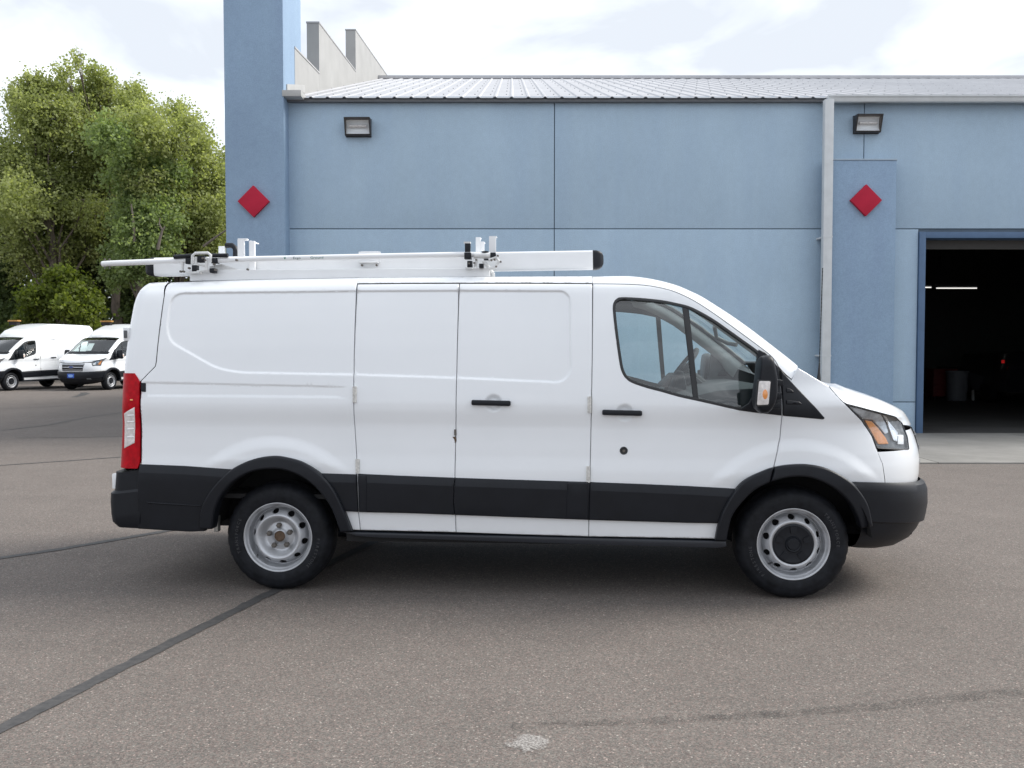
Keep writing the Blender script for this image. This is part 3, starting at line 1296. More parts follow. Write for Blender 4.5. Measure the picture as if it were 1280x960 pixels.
    def nose_row(z, xs, m=26, o=0.0, yend=0.0):
        f_ = float(xf(z))
        t0 = (xs - X0) / (f_ - X0)
        th0 = math.acos(min(1, t0 ** (PN / 2)))
        r = []
        for th in np.linspace(th0, 0, m):
            t = math.cos(th) ** (2 / PN)
            y = float(np.interp(z, _zf, _wf)) * math.sin(th) ** (2 / PM)
            r.append((X0 + t * (f_ - X0) + o, -y - o * 0.5 * math.sin(th), z))
        return r
    rows = []
    for z in np.linspace(seam[-1, 1] - 0.03, zh - 0.004, 10):
        xs = float(np.interp(z, seam[::-1, 1], seam[::-1, 0])) - 0.004
        rows.append(nose_row(z, xs))
    grid_patch('nose_panel', rows, PAINT, van, both=True, flip=False)
    hin = VV([(1128.8, 530.5), (1134.6, 545), (1137.0, 562.5)])
    rows = []
    ztopn = hood_end[16][2] - 0.004
    for z in np.linspace(zh - 0.004, min(hin[0, 1], ztopn), 8):
        xs = float(np.interp(z, hin[::-1, 1], hin[::-1, 0]))
        rows.append(nose_row(z, min(xs, float(xf(z)) - 0.02)))
    grid_patch('nose_panel', rows, PAINT, van, both=True, flip=False)
    # grille: dark trapezoid with bright bars and an oval badge, standing proud of the nose
    zg0, zg1 = (zb - 0.01, float(hood_end[16][2]) - 0.03) if tall else (zb + 0.02, zh + 0.11)
    gw = 0.44 if tall else 0.33
    gr = MB()
    def nose_x(y, z):
        w = float(np.interp(z, _zf, _wf))
        return X0 + (1 - (abs(y) / w) ** PM) ** (1 / PN) * (float(xf(z)) - X0)
    def slab(mb, y0, y1, z0, z1, o0, o1, m=12, taper=0.0):
        for k in range(m):
            ya, yb = y0 + (y1 - y0) * k / m, y0 + (y1 - y0) * (k + 1) / m
            vs = []
            for y in (ya, yb):
                for z in (z0, z1):
                    yt = y * (1 - taper * (z1 - z) / max(z1 - z0, 1e-6))
                    x = nose_x(yt, z)
                    vs += [(x + o0, yt, z), (x + o1, yt, z)]
            mb.add(vs, [(0, 1, 3, 2), (4, 6, 7, 5), (0, 4, 5, 1), (2, 3, 7, 6), (0, 2, 6, 4), (1, 5, 7, 3)])
    for k in range(6):
        za, zc_ = zg0 + (zg1 - zg0) * k / 6, zg0 + (zg1 - zg0) * (k + 1) / 6
        hw = gw + 0.05 * (k + 0.5) / 6
        slab(gr, -hw, hw, za, zc_, -0.05, 0.014, 14)
    grille = gr.build('grille', DARK, van)
    for k in range(3):
        z = zg0 + (zg1 - zg0) * (0.14 + 0.36 * k)
        b = MB()
        w = gw + 0.02 * k
        slab(b, -w, w, z - 0.016, z + 0.016, 0.010, 0.022, 14)
        b.build('grille_bar', simple('grille_silver', (0.42, 0.43, 0.45), 0.3, 0.8), grille)
    zc = zg0 + (zg1 - zg0) * 0.52
    xo = nose_x(0, zc) + 0.030
    for rr, mt, o in ((1.0, CHROME, 0.004), (0.86, simple('badge_blue', (0.02, 0.06, 0.22), 0.2, coat=1.0), 0.007)):
        b = MB()
        ring = [(0.12 * rr * math.cos(a), 0.048 * rr * math.sin(a)) for a in np.linspace(0, 2 * math.pi, 33)[:-1]]
        b.prism([(p[0], zc + p[1]) for p in ring], xo - 0.03, xo + o, axes='yz')
        b.build('badge', mt, grille)
    # --- black front bumper, wrapped round both corners
    bz = []
    for p in [(1150.5, 600.2), (1156, 604), (1159.3, 612.5), (1159.6, 630), (1157.2, 643), (1155.5, 650.8), (1150.5, 653), (1146.5, 661), (1137, 672.5), (1120, 682.5), (1100, 687.6), (1080, 690)]:
        bz.append(solve_nose(p[0], p[1], 0.02))
    side_lo = VV([(1065, 602.3), (1070, 607), (1074, 614), (1080, 630), (1083, 642), (1084, 651.5), (1083, 654), (1078, 662), (1076, 672.5), (1073, 683), (1070, 687.6), (1068.5, 690)], 0.02)
    rows = []
    for i, (z, f_) in enumerate(bz):
        xs = side_lo[i, 0]
        t0 = (xs - X0) / (f_ - X0)
        th0 = math.acos(min(1, t0 ** (PN / 2)))
        w = float(np.interp(z, _zf, _wf)) + (0.022 if i > 0 else 0.015)
        if i >= 6:
            w -= 0.014
        if i >= len(bz) - 3:
            w -= 0.015 * (i - len(bz) + 4)
        half = []
        for th in np.linspace(th0, 0, 22):
            t = math.cos(th) ** (2 / PN)
            u = 1 - th / th0
            zz_ = side_lo[i, 1] + (z - side_lo[i, 1]) * math.sin(u * math.pi / 2)
            half.append((X0 + t * (f_ - X0), -w * math.sin(th) ** (2 / PM), zz_))
        rows.append(half + [(a, -b, c) for a, b, c in half[::-1][1:]])
    nf = len(rows)
    inner = [[(p[0] - 0.16 if abs(p[1]) < 0.7 else p[0], p[1] * 0.86, p[2] + 0.02) for p in rows[-1]]]
    bump_ob = grid_patch('front_bumper', rows + inner, CLAD, van, flip=True)[0]
    bump_ob.data.set_sharp_from_angle(angle=R(32))
    # lower intake bars and fog lamps follow the bumper's own surface
    bzz = [q[0] for q in bz][::-1]
    bff = [q[1] for q in bz][::-1]

    def bump_x(y, z):
        w = float(np.interp(z, _zf, _wf)) + 0.022
        return X0 + (1 - (abs(y) / w) ** PM) ** (1 / PN) * (float(np.interp(z, bzz, bff)) - X0)

    def bslab(y0, y1, z0, z1, o0, o1, m):
        q = MB()
        vs, fs = [], []
        for k in range(m + 1):
            y = y0 + (y1 - y0) * k / m
            for z, o in ((z0, o0), (z0, o1), (z1, o1), (z1, o0)):
                vs.append((bump_x(y, z) + o, y, z))
        for k in range(m):
            for j in range(4):
                j2 = (j + 1) % 4
                fs.append((4 * k + j, 4 * k + j2, 4 * k + 4 + j2, 4 * k + 4 + j))
        fs += [(0, 1, 2, 3), (4 * m + 3, 4 * m + 2, 4 * m + 1, 4 * m)]
        return q.add(vs, fs)
    zz0, zz1 = bz[8][0] + 0.005, bz[6][0] - 0.015
    for k in range(3):
        zc2 = zz0 + (zz1 - zz0) * (k + 0.5) / 3
        bslab(-0.28, 0.28, zc2 - 0.008, zc2 + 0.008, -0.02, 0.004, 10).build('lower_grille', DARK, bump_ob)
    for sy in (() if hi else (-1, 1)):
        bslab(sy * 0.60, sy * 0.72, bz[4][0] - 0.045, bz[4][0] + 0.005, -0.03, 0.0005, 5).build('fog_lamp', GREYTRIM, bump_ob)
    # number-plate-sized dealer plate is added on the parked vans only

    # --- headlights
    hl = VV([(1056.6, 504.8), (1077.8, 526), (1090.3, 545), (1096.2, 560.2), (1112, 561.2), (1136, 562.2), (1133.9, 545), (1127.6, 529), (1120, 521.4), (1106, 517.5), (1092.5, 514), (1074, 509)])
    hl = rounded(hl, 0.012, 3)
    hh = panel('headlight', hl, simple('lamp_housing', (0.16, 0.165, 0.17), 0.35, 0.4), van, off=-0.030, bev=0.0, thick=0.02, grid=0.014, step=0.014, feat=False, mirror=True, press=False)
    hq = tuple(hh)
    hk = dict(grid=0.012, step=0.012, feat=False, mirror=True, press=False)
    am = rounded(VV([(1082, 525.6), (1091, 527), (1099, 535.6), (1108.5, 548), (1112, 555.5), (1099, 555.8), (1095.5, 550), (1088, 536)]), 0.006, 3)
    panel('turn_signal', am, AMBER, hq, off=-0.014, bev=0.003, thick=0.015, **hk)
    ch = rounded(VV([(1104.5, 518.8), (1109, 521), (1112.8, 527.5), (1120, 536.5), (1123.7, 540.5), (1122.3, 552.5), (1118, 551.2), (1113.7, 539), (1109.8, 528)]), 0.008, 3)
    panel('reflector', ch, CHROME, hq, off=-0.014, bev=0.003, thick=0.014, **hk)
    ch = rounded(VV([(1123.4, 543.7), (1130.5, 543.7), (1130.8, 556), (1123, 556)]), 0.006, 3)
    panel('lamp_bulb', ch, simple('lamp_white', (0.85, 0.85, 0.85), 0.2, coat=1.0), hq, off=-0.012, bev=0.004, thick=0.015, **hk)
    ch = rounded(VV([(1061, 507.8), (1076, 511.0), (1092, 515.5), (1102.5, 518.5), (1108.5, 529), (1112, 541), (1108, 543.5), (1100, 534), (1092, 525.5), (1080, 524)]), 0.006, 3)
    panel('reflector', ch, simple('satin_reflector', (0.58, 0.61, 0.65), 0.34, 0.6, var=0.4, vscale=14), hq, off=-0.020, bev=0.003, thick=0.01, **hk)
    panel('lamp_lens', inset(hl, 0.001), LENS, hq, off=-0.001, bev=0.004, thick=0.012, **hk)
    edge = dens(hl, 0.02)
    for s, par in ((1, hh[0]), (-1, hh[1])):
        b = MB()
        loop = [(p[0], -s * (float(base_y(p[0], p[1])) - 0.004), p[1]) for p in edge]
        b.tube(loop + [loop[0]], 0.0045, 5, caps=False)
        b.build('lamp_seal', SEAL, par, smooth=60)

    # --- tail: wrap-round rear doors, corner lights, bumper
    def tail_row(z, xs, m=22, o=0.0, ymin=0.0):
        x_ = float(xr(z)) - o
        w = float(Wz(xs, z)) + o
        rc = RC + o
        half = [(xs, -w, z)]
        for a in np.linspace(0, math.pi / 2, 9):
            half.append((x_ + rc - rc * math.sin(a), -(w - rc + rc * math.cos(a)), z))
        for y in np.linspace(w - rc, ymin, m - 10 + 1)[1:]:
            half.append((x_ - 0.02 * (1 - (y / w) ** 2), -y, z))
        return half
    sm = VV([(209.3, 354), (205, 370), (195, 452.5), (193.7, 458), (175.5, 476.5)])
    rows = []
    for z in np.linspace(sm[0, 1] + 0.05, sm[-1, 1], 30):
        z = min(z, float(ztop(-0.8)) - 0.014)
        xs = float(np.interp(z, sm[::-1, 1], sm[::-1, 0])) - 0.001
        rows.append(tail_row(z, xs, ymin=0.003))
    low = []
    zlo = V(176, 588)[1]
    for z in np.linspace(sm[-1, 1], zlo, 8)[1:]:
        w = float(np.interp(z, _zf, _wf))
        x_ = float(xr(z))
        r0 = rows[-1]
        xs = x_ + 0.004
        rr = []
        for k, p in enumerate(r0):
            if k < 9:
                rr.append((xs, -(w - RC * 0.9), z))
            else:
                rr.append((p[0] - float(xr(r0[0][2])) + x_, p[1], z))
        low.append(rr)
    rd = grid_patch('rear_door', rows + low, PAINT, van, both=True, flip=True)
    # roof-to-door rounded cap at the tail
    r0 = rows[0]
    capr = [r0, [(p[0] + 0.03 * 0 + (0.02 if abs(p[1]) < .84 else 0), p[1] * 0.985, p[2] + 0.012) for p in r0]]
    sx0 = V(209.5, 356)[0] + 0.004
    zr = float(ztop(sx0)) - 0.012
    yr = float(base_y(sx0, zr))
    back = [r0]
    mm = len(r0)
    for t in (0.35, 0.7, 1.0):
        row = []
        for k, p in enumerate(r0):
            s = abs(p[1]) / abs(r0[0][1])
            tx, ty = sx0, -yr * s
            tz = zr + 0.026 * (1 - s ** 2.4) + tall * (1 - (1 - min(1, (1 - s) / 0.16)) ** 2.2)
            e = math.sin(t * math.pi / 2)
            row.append((p[0] + (tx - p[0]) * (1 - math.cos(t * math.pi / 2)), p[1] + (ty - p[1]) * t, p[2] + (tz - p[2]) * e))
        back.append(row)
    grid_patch('roof_end', back, PAINT, van, both=True, flip=False)
    for i, ob in enumerate(rd):
        s = -1 if i == 0 else 1
        for zz in (V(160, 418)[1],):
            x_ = float(xr(zz))
            MB().box((x_ + 0.005, s * 0.93, zz), (0.045, 0.035, 0.085)).build('hinge', RACKW, ob, bevel=0.006)
            MB().box((x_ + 0.002, s * 0.940, zz), (0.020, 0.035, 0.050)).build('hinge_pin', GREYTRIM, ob, bevel=0.003)
        zlow = V(150, 600)[1]
        MB().box((float(xr(zlow)) - 0.022, s * 0.94, zlow), (0.045, 0.10, 0.10)).build('hinge', RACKW, ob, bevel=0.006)
    # corner lights
    tz0, tz1 = V(175, 585.5)[1], V(170, 466.5)[1]
    rows = []
    pr = VV([(169.0, 466.6), (175.2, 475), (175.3, 579), (172.5, 586)])
    for z in np.linspace(tz0, tz1, 26):
        xs = float(np.interp(z, pr[::-1, 1], pr[::-1, 0])) - 0.003
        x_ = float(xr(z))
        w = float(Wz(xs, z))
        r = [(xs, -w + 0.014, z), (xs, -w - 0.006, z)]
        for a in np.linspace(0, math.pi / 2, 9):
            r.append((x_ + RC - (RC + 0.006) * math.sin(a), -(w - RC + (RC + 0.006) * math.cos(a)), z))
        r.append((x_ - 0.006, -(w - RC - 0.06), z))
        r.append((x_ + 0.02, -(w - RC - 0.065), z))
        rows.append(r)
    tl = grid_patch('tail_light', rows, RED, van, both=True, flip=False)
    for o in tl:
        o.data.set_sharp_from_angle(angle=R(40))
    wl = VV([(155.6, 517.0), (168.8, 508.8), (168.8, 553.5), (155.8, 560.5)])
    panel('reverse_lens', wl, WHITELENS, tuple(tl), off=0.0085, bev=0.002, thick=0.006, grid=0.012, step=0.012, feat=False, mirror=True, press=False)
    for k, y_ in enumerate((518.5, 526.5, 535.5, 545.5)):
        wl = VV([(159.5, y_), (168.3, y_ - 0.6), (168.3, y_ + 1.2), (159.5, y_ + 1.8)])
        panel('lens_rib', wl, simple('lens_rib_white', (0.86, 0.85, 0.85), 0.2, coat=1.0), tuple(tl), off=0.0105, bev=0.001, thick=0.003, grid=0.02, step=0.02, feat=False, mirror=True, press=False)
    wl = VV([(163, 499.0), (166.6, 498.8), (166.6, 500.8), (163, 501)])
    panel('side_marker', wl, AMBER, tuple(tl), off=0.008, bev=0.001, thick=0.003, grid=0.02, step=0.02, feat=False, mirror=True, press=False)
    # black clip beside the light
    ck = rounded(VV([(176.0, 478.5), (182, 478.8), (182, 490), (176.0, 489.5)]), 0.006, 3)
    panel('trim_clip', ck, CLAD, van, off=0.006, bev=0.003, thick=0.01, grid=0.05, step=0.02, feat=False, mirror=True)
    # rear bumper
    bpx = [(148.5, 588.2), (147.5, 600), (146.8, 611), (143, 614.2), (142.6, 625), (143.6, 640), (145.2, 649.5), (150.5, 656.5)]
    rx = VV([(176, 587), (176, 600), (176, 611), (176, 614.2), (176, 625), (176, 640), (176, 651), (176, 660.5)], 0.012)
    rows = []
    for (px, py), e in zip(bpx, rx):
        x_, z = plane_pt(px, py, -0.93)
        w = 1.030 - (0.02 if py > 650 else 0) - (0.0 if py > 612 else 0.012)
        rc = 0.07
        half = [(e[0], -w, e[1])]
        for a in np.linspace(0, math.pi / 2, 8):
            half.append((x_ + rc - rc * math.sin(a), -(w - rc + rc * math.cos(a)), z))
        for y in np.linspace(w - rc, 0, 7)[1:]:
            half.append((x_ - 0.02 * (1 - (y / w) ** 2), -y, z))
        rows.append(half + [(a, -b, c) for a, b, c in half[::-1][1:]])
    rows = [[(p[0] + 0.12 if abs(p[1]) < 0.93 else p[0], p[1] * 0.9, p[2] + 0.004) for p in rows[0]]] + rows + [[(p[0] + 0.15 if abs(p[1]) < 0.93 else p[0], p[1] * 0.88, p[2] + 0.01) for p in rows[-1]]]
    rb = grid_patch('rear_bumper', rows, CLAD, van, flip=False)[0]
    rb.data.set_sharp_from_angle(angle=R(32))

    # --- black side mouldings
    bw = 0.052

    def mold(px, toppx, parent, o=0.022, name='side_molding', m=True):
        tl_ = dens(VV(toppx, 0.02), 0.05, False)

        def of(P):
            d = seg_dist(P, tl_, False)
            return -0.013 * (1 - np.clip(d / bw, 0, 1)) 
        q = dens(tl_, 0.02, False)
        ep = np.concatenate([q + np.array([0, -bw * 0.97]), q + np.array([0, -bw * 1.03])])
        return panel(name, VV(px, 0.02), CLAD, parent, off=o, bev=0.005, thick=0.04, grid=0.05 if hi else 0.12, step=0.03, feat=False, offf=of, mirror=m, edge_pts=ep, press=False)
    t = [(173.5, 580.6), (230, 582.8), (283, 586.6), (300, 587.5)]
    mold([(173.5, 580.6), (230, 582.8), (283, 586.6), (297, 587.3), (286, 597), (270, 615), (259, 640), (256, 664.0), (237, 664.8), (172.5, 661), (171.8, 640)], t, van)
    if hi:
        ln_ = VV([(183, 627.2), (250.5, 631.6), (250.5, 633.2), (186, 629.6)], 0.024)
        panel('molding_crease', ln_, CLAD, van, off=0.028, bev=0.003, thick=0.01, grid=0.05, step=0.03, feat=False, mirror=True, press=False)
    t = [(385, 591.6), (402, 592), (444.8, 593.4)]
    mold([(390, 591.7), (402, 592), (444.8, 593.4), (446.8, 625), (447.6, 640.0), (424, 638.8), (416, 620), (404, 604)], t, van)
    t = [(446.8, 592.6), (500, 595), (567.8, 597.6)]
    m1 = mold([(446.8, 592.6), (500, 595), (568.3, 597.6), (567.2, 608), (566.6, 630), (568.2, 643.7), (510, 641.6), (448.8, 640.3), (448, 615)], t, tuple(door1))
    t = [(569.6, 597.7), (650, 600.3), (736.6, 603.0)]
    m2 = mold([(568.9, 597.7), (650, 600.3), (737.3, 603.0), (736.4, 630), (735.9, 650), (650, 646.8), (568.6, 643.8), (567.1, 630), (567.7, 608)], t, tuple(door2))
    t = [(738.2, 603), (800, 605.4), (860, 608), (921, 611.3), (935, 612)]
    m3 = mold([(737.6, 603), (800, 605.4), (860, 608), (921, 611.3), (933, 611.9), (918, 631), (908, 654.4), (860, 653.8), (800, 652), (736.2, 650.1), (736.7, 630)], t, tuple(door3))
    # finger-joint blocks standing proud at the ends of the mouldings
    for px, par in (([(448.8, 594), (457.5, 594.5), (458.3, 600), (458.3, 640), (449.6, 639.4)], door1), ([(709, 604), (713, 602.8), (735.4, 603.8), (734.6, 649), (707.5, 648)], door2)):
        panel('molding_end', rounded(VV(px, 0.02), 0.008, 3), CLAD, tuple(par), off=0.027, bev=0.005, thick=0.03, grid=0.1, step=0.03, feat=False, mirror=True, press=False)
    # wheel-arch flares: the rear one whole, the front one split by the door gap
    fl = dict(bev=0.012, thick=0.09, grid=0.03 if hi else 0.1, step=0.024 if hi else 0.06, feat=False, press=False)
    panel('wheel_flare', VV(FLARE_R_OUT + FLARE_R_IN, 0.03), CLAD, van, off=0.052, mirror=True, **fl)
    fo, fi = FLARE_F_OUT, FLARE_F_IN
    panel('wheel_flare', VV(curve(fo[:7] + [(968.2, 583.8)]) + curve([(963.3, 601.6)] + fi[5:]), 0.03), CLAD, van, off=0.052, mirror=True, **fl)
    panel('wheel_flare', VV(curve([(966.8, 584.2), (958, 587)] + fo[8:]) + curve(fi[:4] + [(961.8, 602.2)]), 0.03), CLAD, tuple(door3), off=0.052, mirror=True, **fl)

    # --- sill strip
    for s in (1, -1):
        a = [plane_pt(427, 664.5, -1.0), plane_pt(450, 665.2, -1.0), plane_pt(700, 671.6, -1.0), plane_pt(907.5, 676.3, -1.0), plane_pt(907.5, 683, -1.0), plane_pt(895, 684.5, -1.0), plane_pt(700, 679.0, -1.0), plane_pt(470, 671.5, -1.0), plane_pt(445, 669.3, -1.0)]
        MB().prism(a, -s * 1.012, -s * 0.80).build('sill', simple('sill_black', (0.018, 0.021, 0.028), 0.35), van, bevel=0.006)

    # --- windows, seals, sail panels, handles, hinges on the doors
    wi = inset(win, 0.019 if hi else 0.034)
    for k in range(len(wi)):
        pass
    dk = dict(grid=0.06, step=0.03, feat=False, mirror=True, press=False)
    panel('window_frame', win, SEAL, tuple(door3), off=0.0025 if hi else 0.008, holes=[wi], bev=0.003, thick=0.02, **dk)
    panel('window_glass', inset(win, 0.012), GLASS, tuple(door3), off=-0.012, bev=0, thick=0.004, **dk)
    bar = VV([(852.8, 381.5), (860.8, 384.0), (873.6, 501.5), (866.8, 500)])
    panel('window_divider', bar, SEAL, tuple(door3), off=-0.001, bev=0.003, thick=0.02, **dk)
    sl = VV([(948, 437), (956.5, 440.5), (966, 450.5), (973.2, 459.5), (976.2, 490), (976.6, 519.4), (944, 515.8), (923, 512.9), (936, 504), (943.5, 490), (946, 470)])
    panel('sail_panel', sl, CLAD, tuple(door3), off=0.008, bev=0.005, thick=0.02, **dk)
    sl = rounded(VV([(976.2, 463), (1004, 493), (1031, 522.6), (1029, 524.3), (1004, 522), (978.2, 519.8), (977.6, 490)]), 0.006, 2)
    panel('sail_panel', sl, CLAD, van, off=0.008, bev=0.006, thick=0.02, **dk)
    for a, b in (((982, 484), (993, 490.5)), ((982, 499.5), (1003, 505.5))):
        sl = rounded(VV([a, (b[0] - 4, a[1] + 2.2), b, (a[0], b[1])]), 0.01, 3)
        panel('sail_rib', sl, CLAD, van, off=0.014, bev=0.006, thick=0.01, **dk)

    def handle(pxc, pyc, w, par):
        for i, ob in enumerate(par):
            s = -1 if i == 0 else 1
            x, z = V(pxc, pyc)
            y = float(base_y(x, z)) + 0.012
            b = MB()
            tilt = Matrix.Rotation(R(1.2), 3, 'Y')
            b.box((0, 0, 0), (w, 0.030, 0.034))
            b.box((-w * 0.31, 0.014 * -s, 0), (w * 0.30, 0.03, 0.026))
            b.box((w * 0.36, 0.014 * -s, 0), (w * 0.2, 0.03, 0.026))
            o = b.build('door_handle', CLAD, ob, bevel=0.011)
            o.data.transform(Matrix.Translation((x, s * y, z)) @ tilt.to_4x4())
    handle(614, 503.6, 0.250, door2)
    handle(777.5, 515.9, 0.250, door3)
    for i, ob in enumerate(door3):
        s = -1 if i == 0 else 1
        x, z = V(779.7, 563.4)
        y = float(side_y(x, z))
        MB().lathe([(0.0001, s * 0.008), (0.010, s * 0.008), (0.012, s * 0.004), (0.022, s * 0.006), (0.026, 0.0), (0.026, -s * 0.01)], 20, c=(x, s * y, z)).build('door_lock', SEAL, ob, smooth=40)
        MB().lathe([(0.0001, s * 0.010), (0.009, s * 0.010), (0.010, s * 0.006)], 16, c=(x, s * y, z)).build('lock_cylinder', NUT, ob, smooth=40)

    def hinge(px, py, par, h=0.10):
        for i, ob in enumerate(par):
            s = -1 if i == 0 else 1
            x, z = V(px, py)
            y = float(side_y(x, z))
            b = MB()
            b.box((x, s * (y + 0.003), z), (0.024, 0.014, h))
            b.tube([(x + 0.006, s * (y + 0.010), z - h / 2 - 0.002), (x + 0.006, s * (y + 0.010), z + h / 2 + 0.002)], 0.0065, 8)
            b.build('hinge', simple('painted_hinge', (0.62, 0.61, 0.58), 0.5, var=0.25, vscale=60), ob, smooth=40)
    hinge(443.5, 493, door1); hinge(447.2, 582.5, door1, 0.09)
    hinge(736.8, 505.5, door2); hinge(735.2, 592.5, door2, 0.10)
    if hi:
        x, z = V(569.0, 540.5)
        MB().box((x, -(float(side_y(x, z)) + 0.002), z), (0.012, 0.010, 0.038)).build('latch_pin', NUT, door2[0])
        rs = rounded(VV([(565.5, 546.2), (569.4, 545.5), (570.6, 549.5), (569.0, 554), (567.8, 549)]), 0.004, 3)
        panel('rust_spot', rs, RUST, door1[0], off=0.0012, bev=0, thick=0.002, grid=0.05, step=0.02, feat=False, press=True)

    # --- mirrors
    ml = [(951.5, 447.5), (955, 444.6), (962.5, 444.0), (966.2, 447.5), (968.8, 458), (971.4, 472.5), (971.2, 490), (969.5, 502), (964.4, 512), (958.7, 516.8), (951, 517), (945.4, 512), (944.9, 500), (946.6, 485), (948.6, 470), (949.6, 458)]
    ol = np.array([plane_pt(a, b, -1.26) for a, b in ml])
    ctr = ol.mean(0)
    for s in (-1, 1):
        b = MB()
        m = len(ol)
        rings = [(-1.315, 0.60), (-1.312, 0.80), (-1.300, 0.92), (-1.275, 0.99), (-1.24, 1.0), (-1.16, 0.97), (-1.09, 0.86), (-1.07, 0.70)]
        vs = [(ctr[0] + (p[0] - ctr[0]) * k, -s * y if s > 0 else y, ctr[1] + (p[1] - ctr[1]) * k) for y, k in rings for p in ol]
        fs = [(i * m + j, i * m + (j + 1) % m, (i + 1) * m + (j + 1) % m, (i + 1) * m + j) for i in range(len(rings) - 1) for j in range(m)]
        fs += [tuple(range(m)), tuple(range((len(rings) - 1) * m, len(rings) * m))[::-1]]
        b.add(vs, fs)
        mir = b.build('mirror', CLAD, van, smooth=50)
        lp = rounded(np.array([plane_pt(a, b_, -1.315) for a, b_ in [(948.6, 476.3), (963.2, 476.3), (960.6, 505.8), (946.0, 506.6)]]), 0.010, 4)
        b = MB()
        b.prism([tuple(p) for p in lp], s * 1.285, s * 1.322)
        b.build('mirror_turn_lens', WHITELENS, mir, bevel=0.004)
        ac = np.array(plane_pt(956.5, 493, -1.323))
        b = MB()
        b.lathe([(0.0001, 0.004 * s), (0.008, 0.003 * s), (0.0155, 0.0 * s), (0.0155, -0.006 * s)], 14, c=(ac[0], s * 1.322, ac[1]))
        for i in range(len(b.v)):
            x, y, z = b.v[i]
            b.v[i] = (x, y, ac[1] + (z - ac[1]) * 1.9)
        b.build('mirror_amber_bulb', AMBER, mir, smooth=50)
        lf = [plane_pt(a, b_, -1.316) for a, b_ in [(947, 474.8), (964.6, 474.8), (961.8, 507.6), (944.8, 508.4)]]
        b = MB()
        b.prism([tuple(p) for p in rounded(np.array(lf), 0.012, 4)], s * 1.28, s * 1.3155)
        b.build('lens_surround', SEAL, mir, bevel=0.003)
        b = MB()
        x, z = V(968, 488)
        for dz in (0.05, -0.03, -0.09):
            b.box((x - 0.01 + dz * 0.1, s * 1.03, z + dz), (0.075, 0.16, 0.038))
        b.build('mirror_arm', CLAD, mir, bevel=0.008)
        # glass on the back
        b = MB()
        xx = min(p[0] for p in ol)
        b.box((ctr[0] - 0.030, s * 1.19, ctr[1]), (0.008, 0.17, 0.25), Matrix.Rotation(R(8), 3, 'Y'))
        b.build('mirror_glass', CHROME, mir)

    # --- antenna
    if hi:
        a0 = plane_pt(1023.6, 477.5, -0.90)
        a1 = plane_pt(1028.3, 335, -0.90)
        b = MB()
        d = (np.array(a1) - np.array(a0))
        pts = [(a0[0] + d[0] * t, -0.90, a0[1] + d[1] * t) for t in np.linspace(0, 1, 60)]
        b.tube([pts[0], (pts[0][0], -0.9, pts[0][2] + 0.06), (pts[10][0], -0.9, pts[10][2])], [0.014, 0.008, 0.004], 10)
        b.tube(pts[10:], [0.0028 + 0.0008 * (k % 2) for k in range(50)], 6)
        b.build('antenna', SEAL, van, smooth=60)

    # --- wheels (tyre faces a little inside the flares)
    fx, rx_ = AX_F[0], AX_R[0]
    let_r = [('TRANSFORCE', 178, 0.028), ('FIRESTONE', -22, 0.028)]
    let_f = [('TRANSFORCE', 22, 0.028), ('FIRESTONE', 205, 0.028)]
    yw = 0.965
    make_wheel(van, rx_, -yw, TYRE_R - 0.004, -1, False, let_r if hi else None, hi)
    make_wheel(van, fx, -yw, TYRE_R - 0.004, -1, True, let_f if hi else None, hi)
    make_wheel(van, rx_, yw, TYRE_R - 0.004, 1, True, None, False)
    make_wheel(van, fx, yw, TYRE_R - 0.004, 1, True, None, False)

    # --- inner structure: dark shell behind the gaps, wheel boxes, floor, underside
    sh = list(VV([(206, 362), (446, 357), (741, 357.5), (804, 359), (850, 369), (903, 401), (945, 433), (974, 463), (992, 470), (1030, 483), (1052, 502), (1080, 532), (1096, 562), (1102, 596)]))
    sh += [tuple(p) for p in arch_poly(AX_F, 0.47, R(32), R(176))] + list(VV([(895, 664), (760, 664), (470, 658), (436, 655)]))
    sh += [tuple(p) for p in arch_poly(AX_R, 0.47, R(8), R(172))] + list(VV([(255, 652), (180, 648), (180, 470), (190, 440), (199, 380)]))
    panel('inner_shell', sh, GREYTRIM, van, off=-0.034, holes=[inset(win, 0.012)], bev=0, thick=0.02, grid=0.12, step=0.06, feat=False, mirror=True, press=False)
    for c in (AX_R, AX_F):
        for s in (-1, 1):
            rows = []
            for a in np.linspace(R(6), R(174), 30):
                r = 0.468
                rows.append([(c[0] + r * math.cos(a), s * y, c[1] + r * math.sin(a)) for y in (1.02, 0.62)])
            o = grid_patch('wheel_liner', rows, DARK, van, flip=(s > 0))[0]
            disc = [(c[0] + 0.468 * math.cos(a), s * 0.62, c[1] + 0.468 * math.sin(a)) for a in np.linspace(R(6), R(174), 30)]
            mk('wheel_liner', disc, [tuple(range(30))], DARK, van)
    MB().box2((rx_ + 0.45, -0.93, 0.33), (fx - 0.47, 0.93, 0.50)).box2((rx_ - 1.0, -0.62, 0.36), (fx + 0.85, 0.62, 0.60)).build('chassis', DARK, van)
    b = MB()
    for x in (rx_, fx):
        b.tube([(x, -0.85, 0.35), (x, 0.85, 0.35)], 0.05, 10)
    b.tube([(rx_ - 0.6, -0.55, 0.42), (rx_ + 0.0, -0.55, 0.30), (rx_ + 0.6, -0.55, 0.42)], 0.03, 8)
    b.tube([(rx_ - 0.6, 0.55, 0.42), (rx_ + 0.0, 0.55, 0.30), (rx_ + 0.6, 0.55, 0.42)], 0.03, 8)
    b.build('axle', DARK, van, smooth=40)
    if hi:
        p = plane_pt(271.5, 654, -0.80)
        MB().box((p[0], -0.80, p[1]), (0.03, 0.05, 0.11)).build('spring_shackle', simple('galvanised', (0.55, 0.55, 0.53), 0.45, 0.7), van, bevel=0.006)
    # --- cab interior
    z0 = 1.24
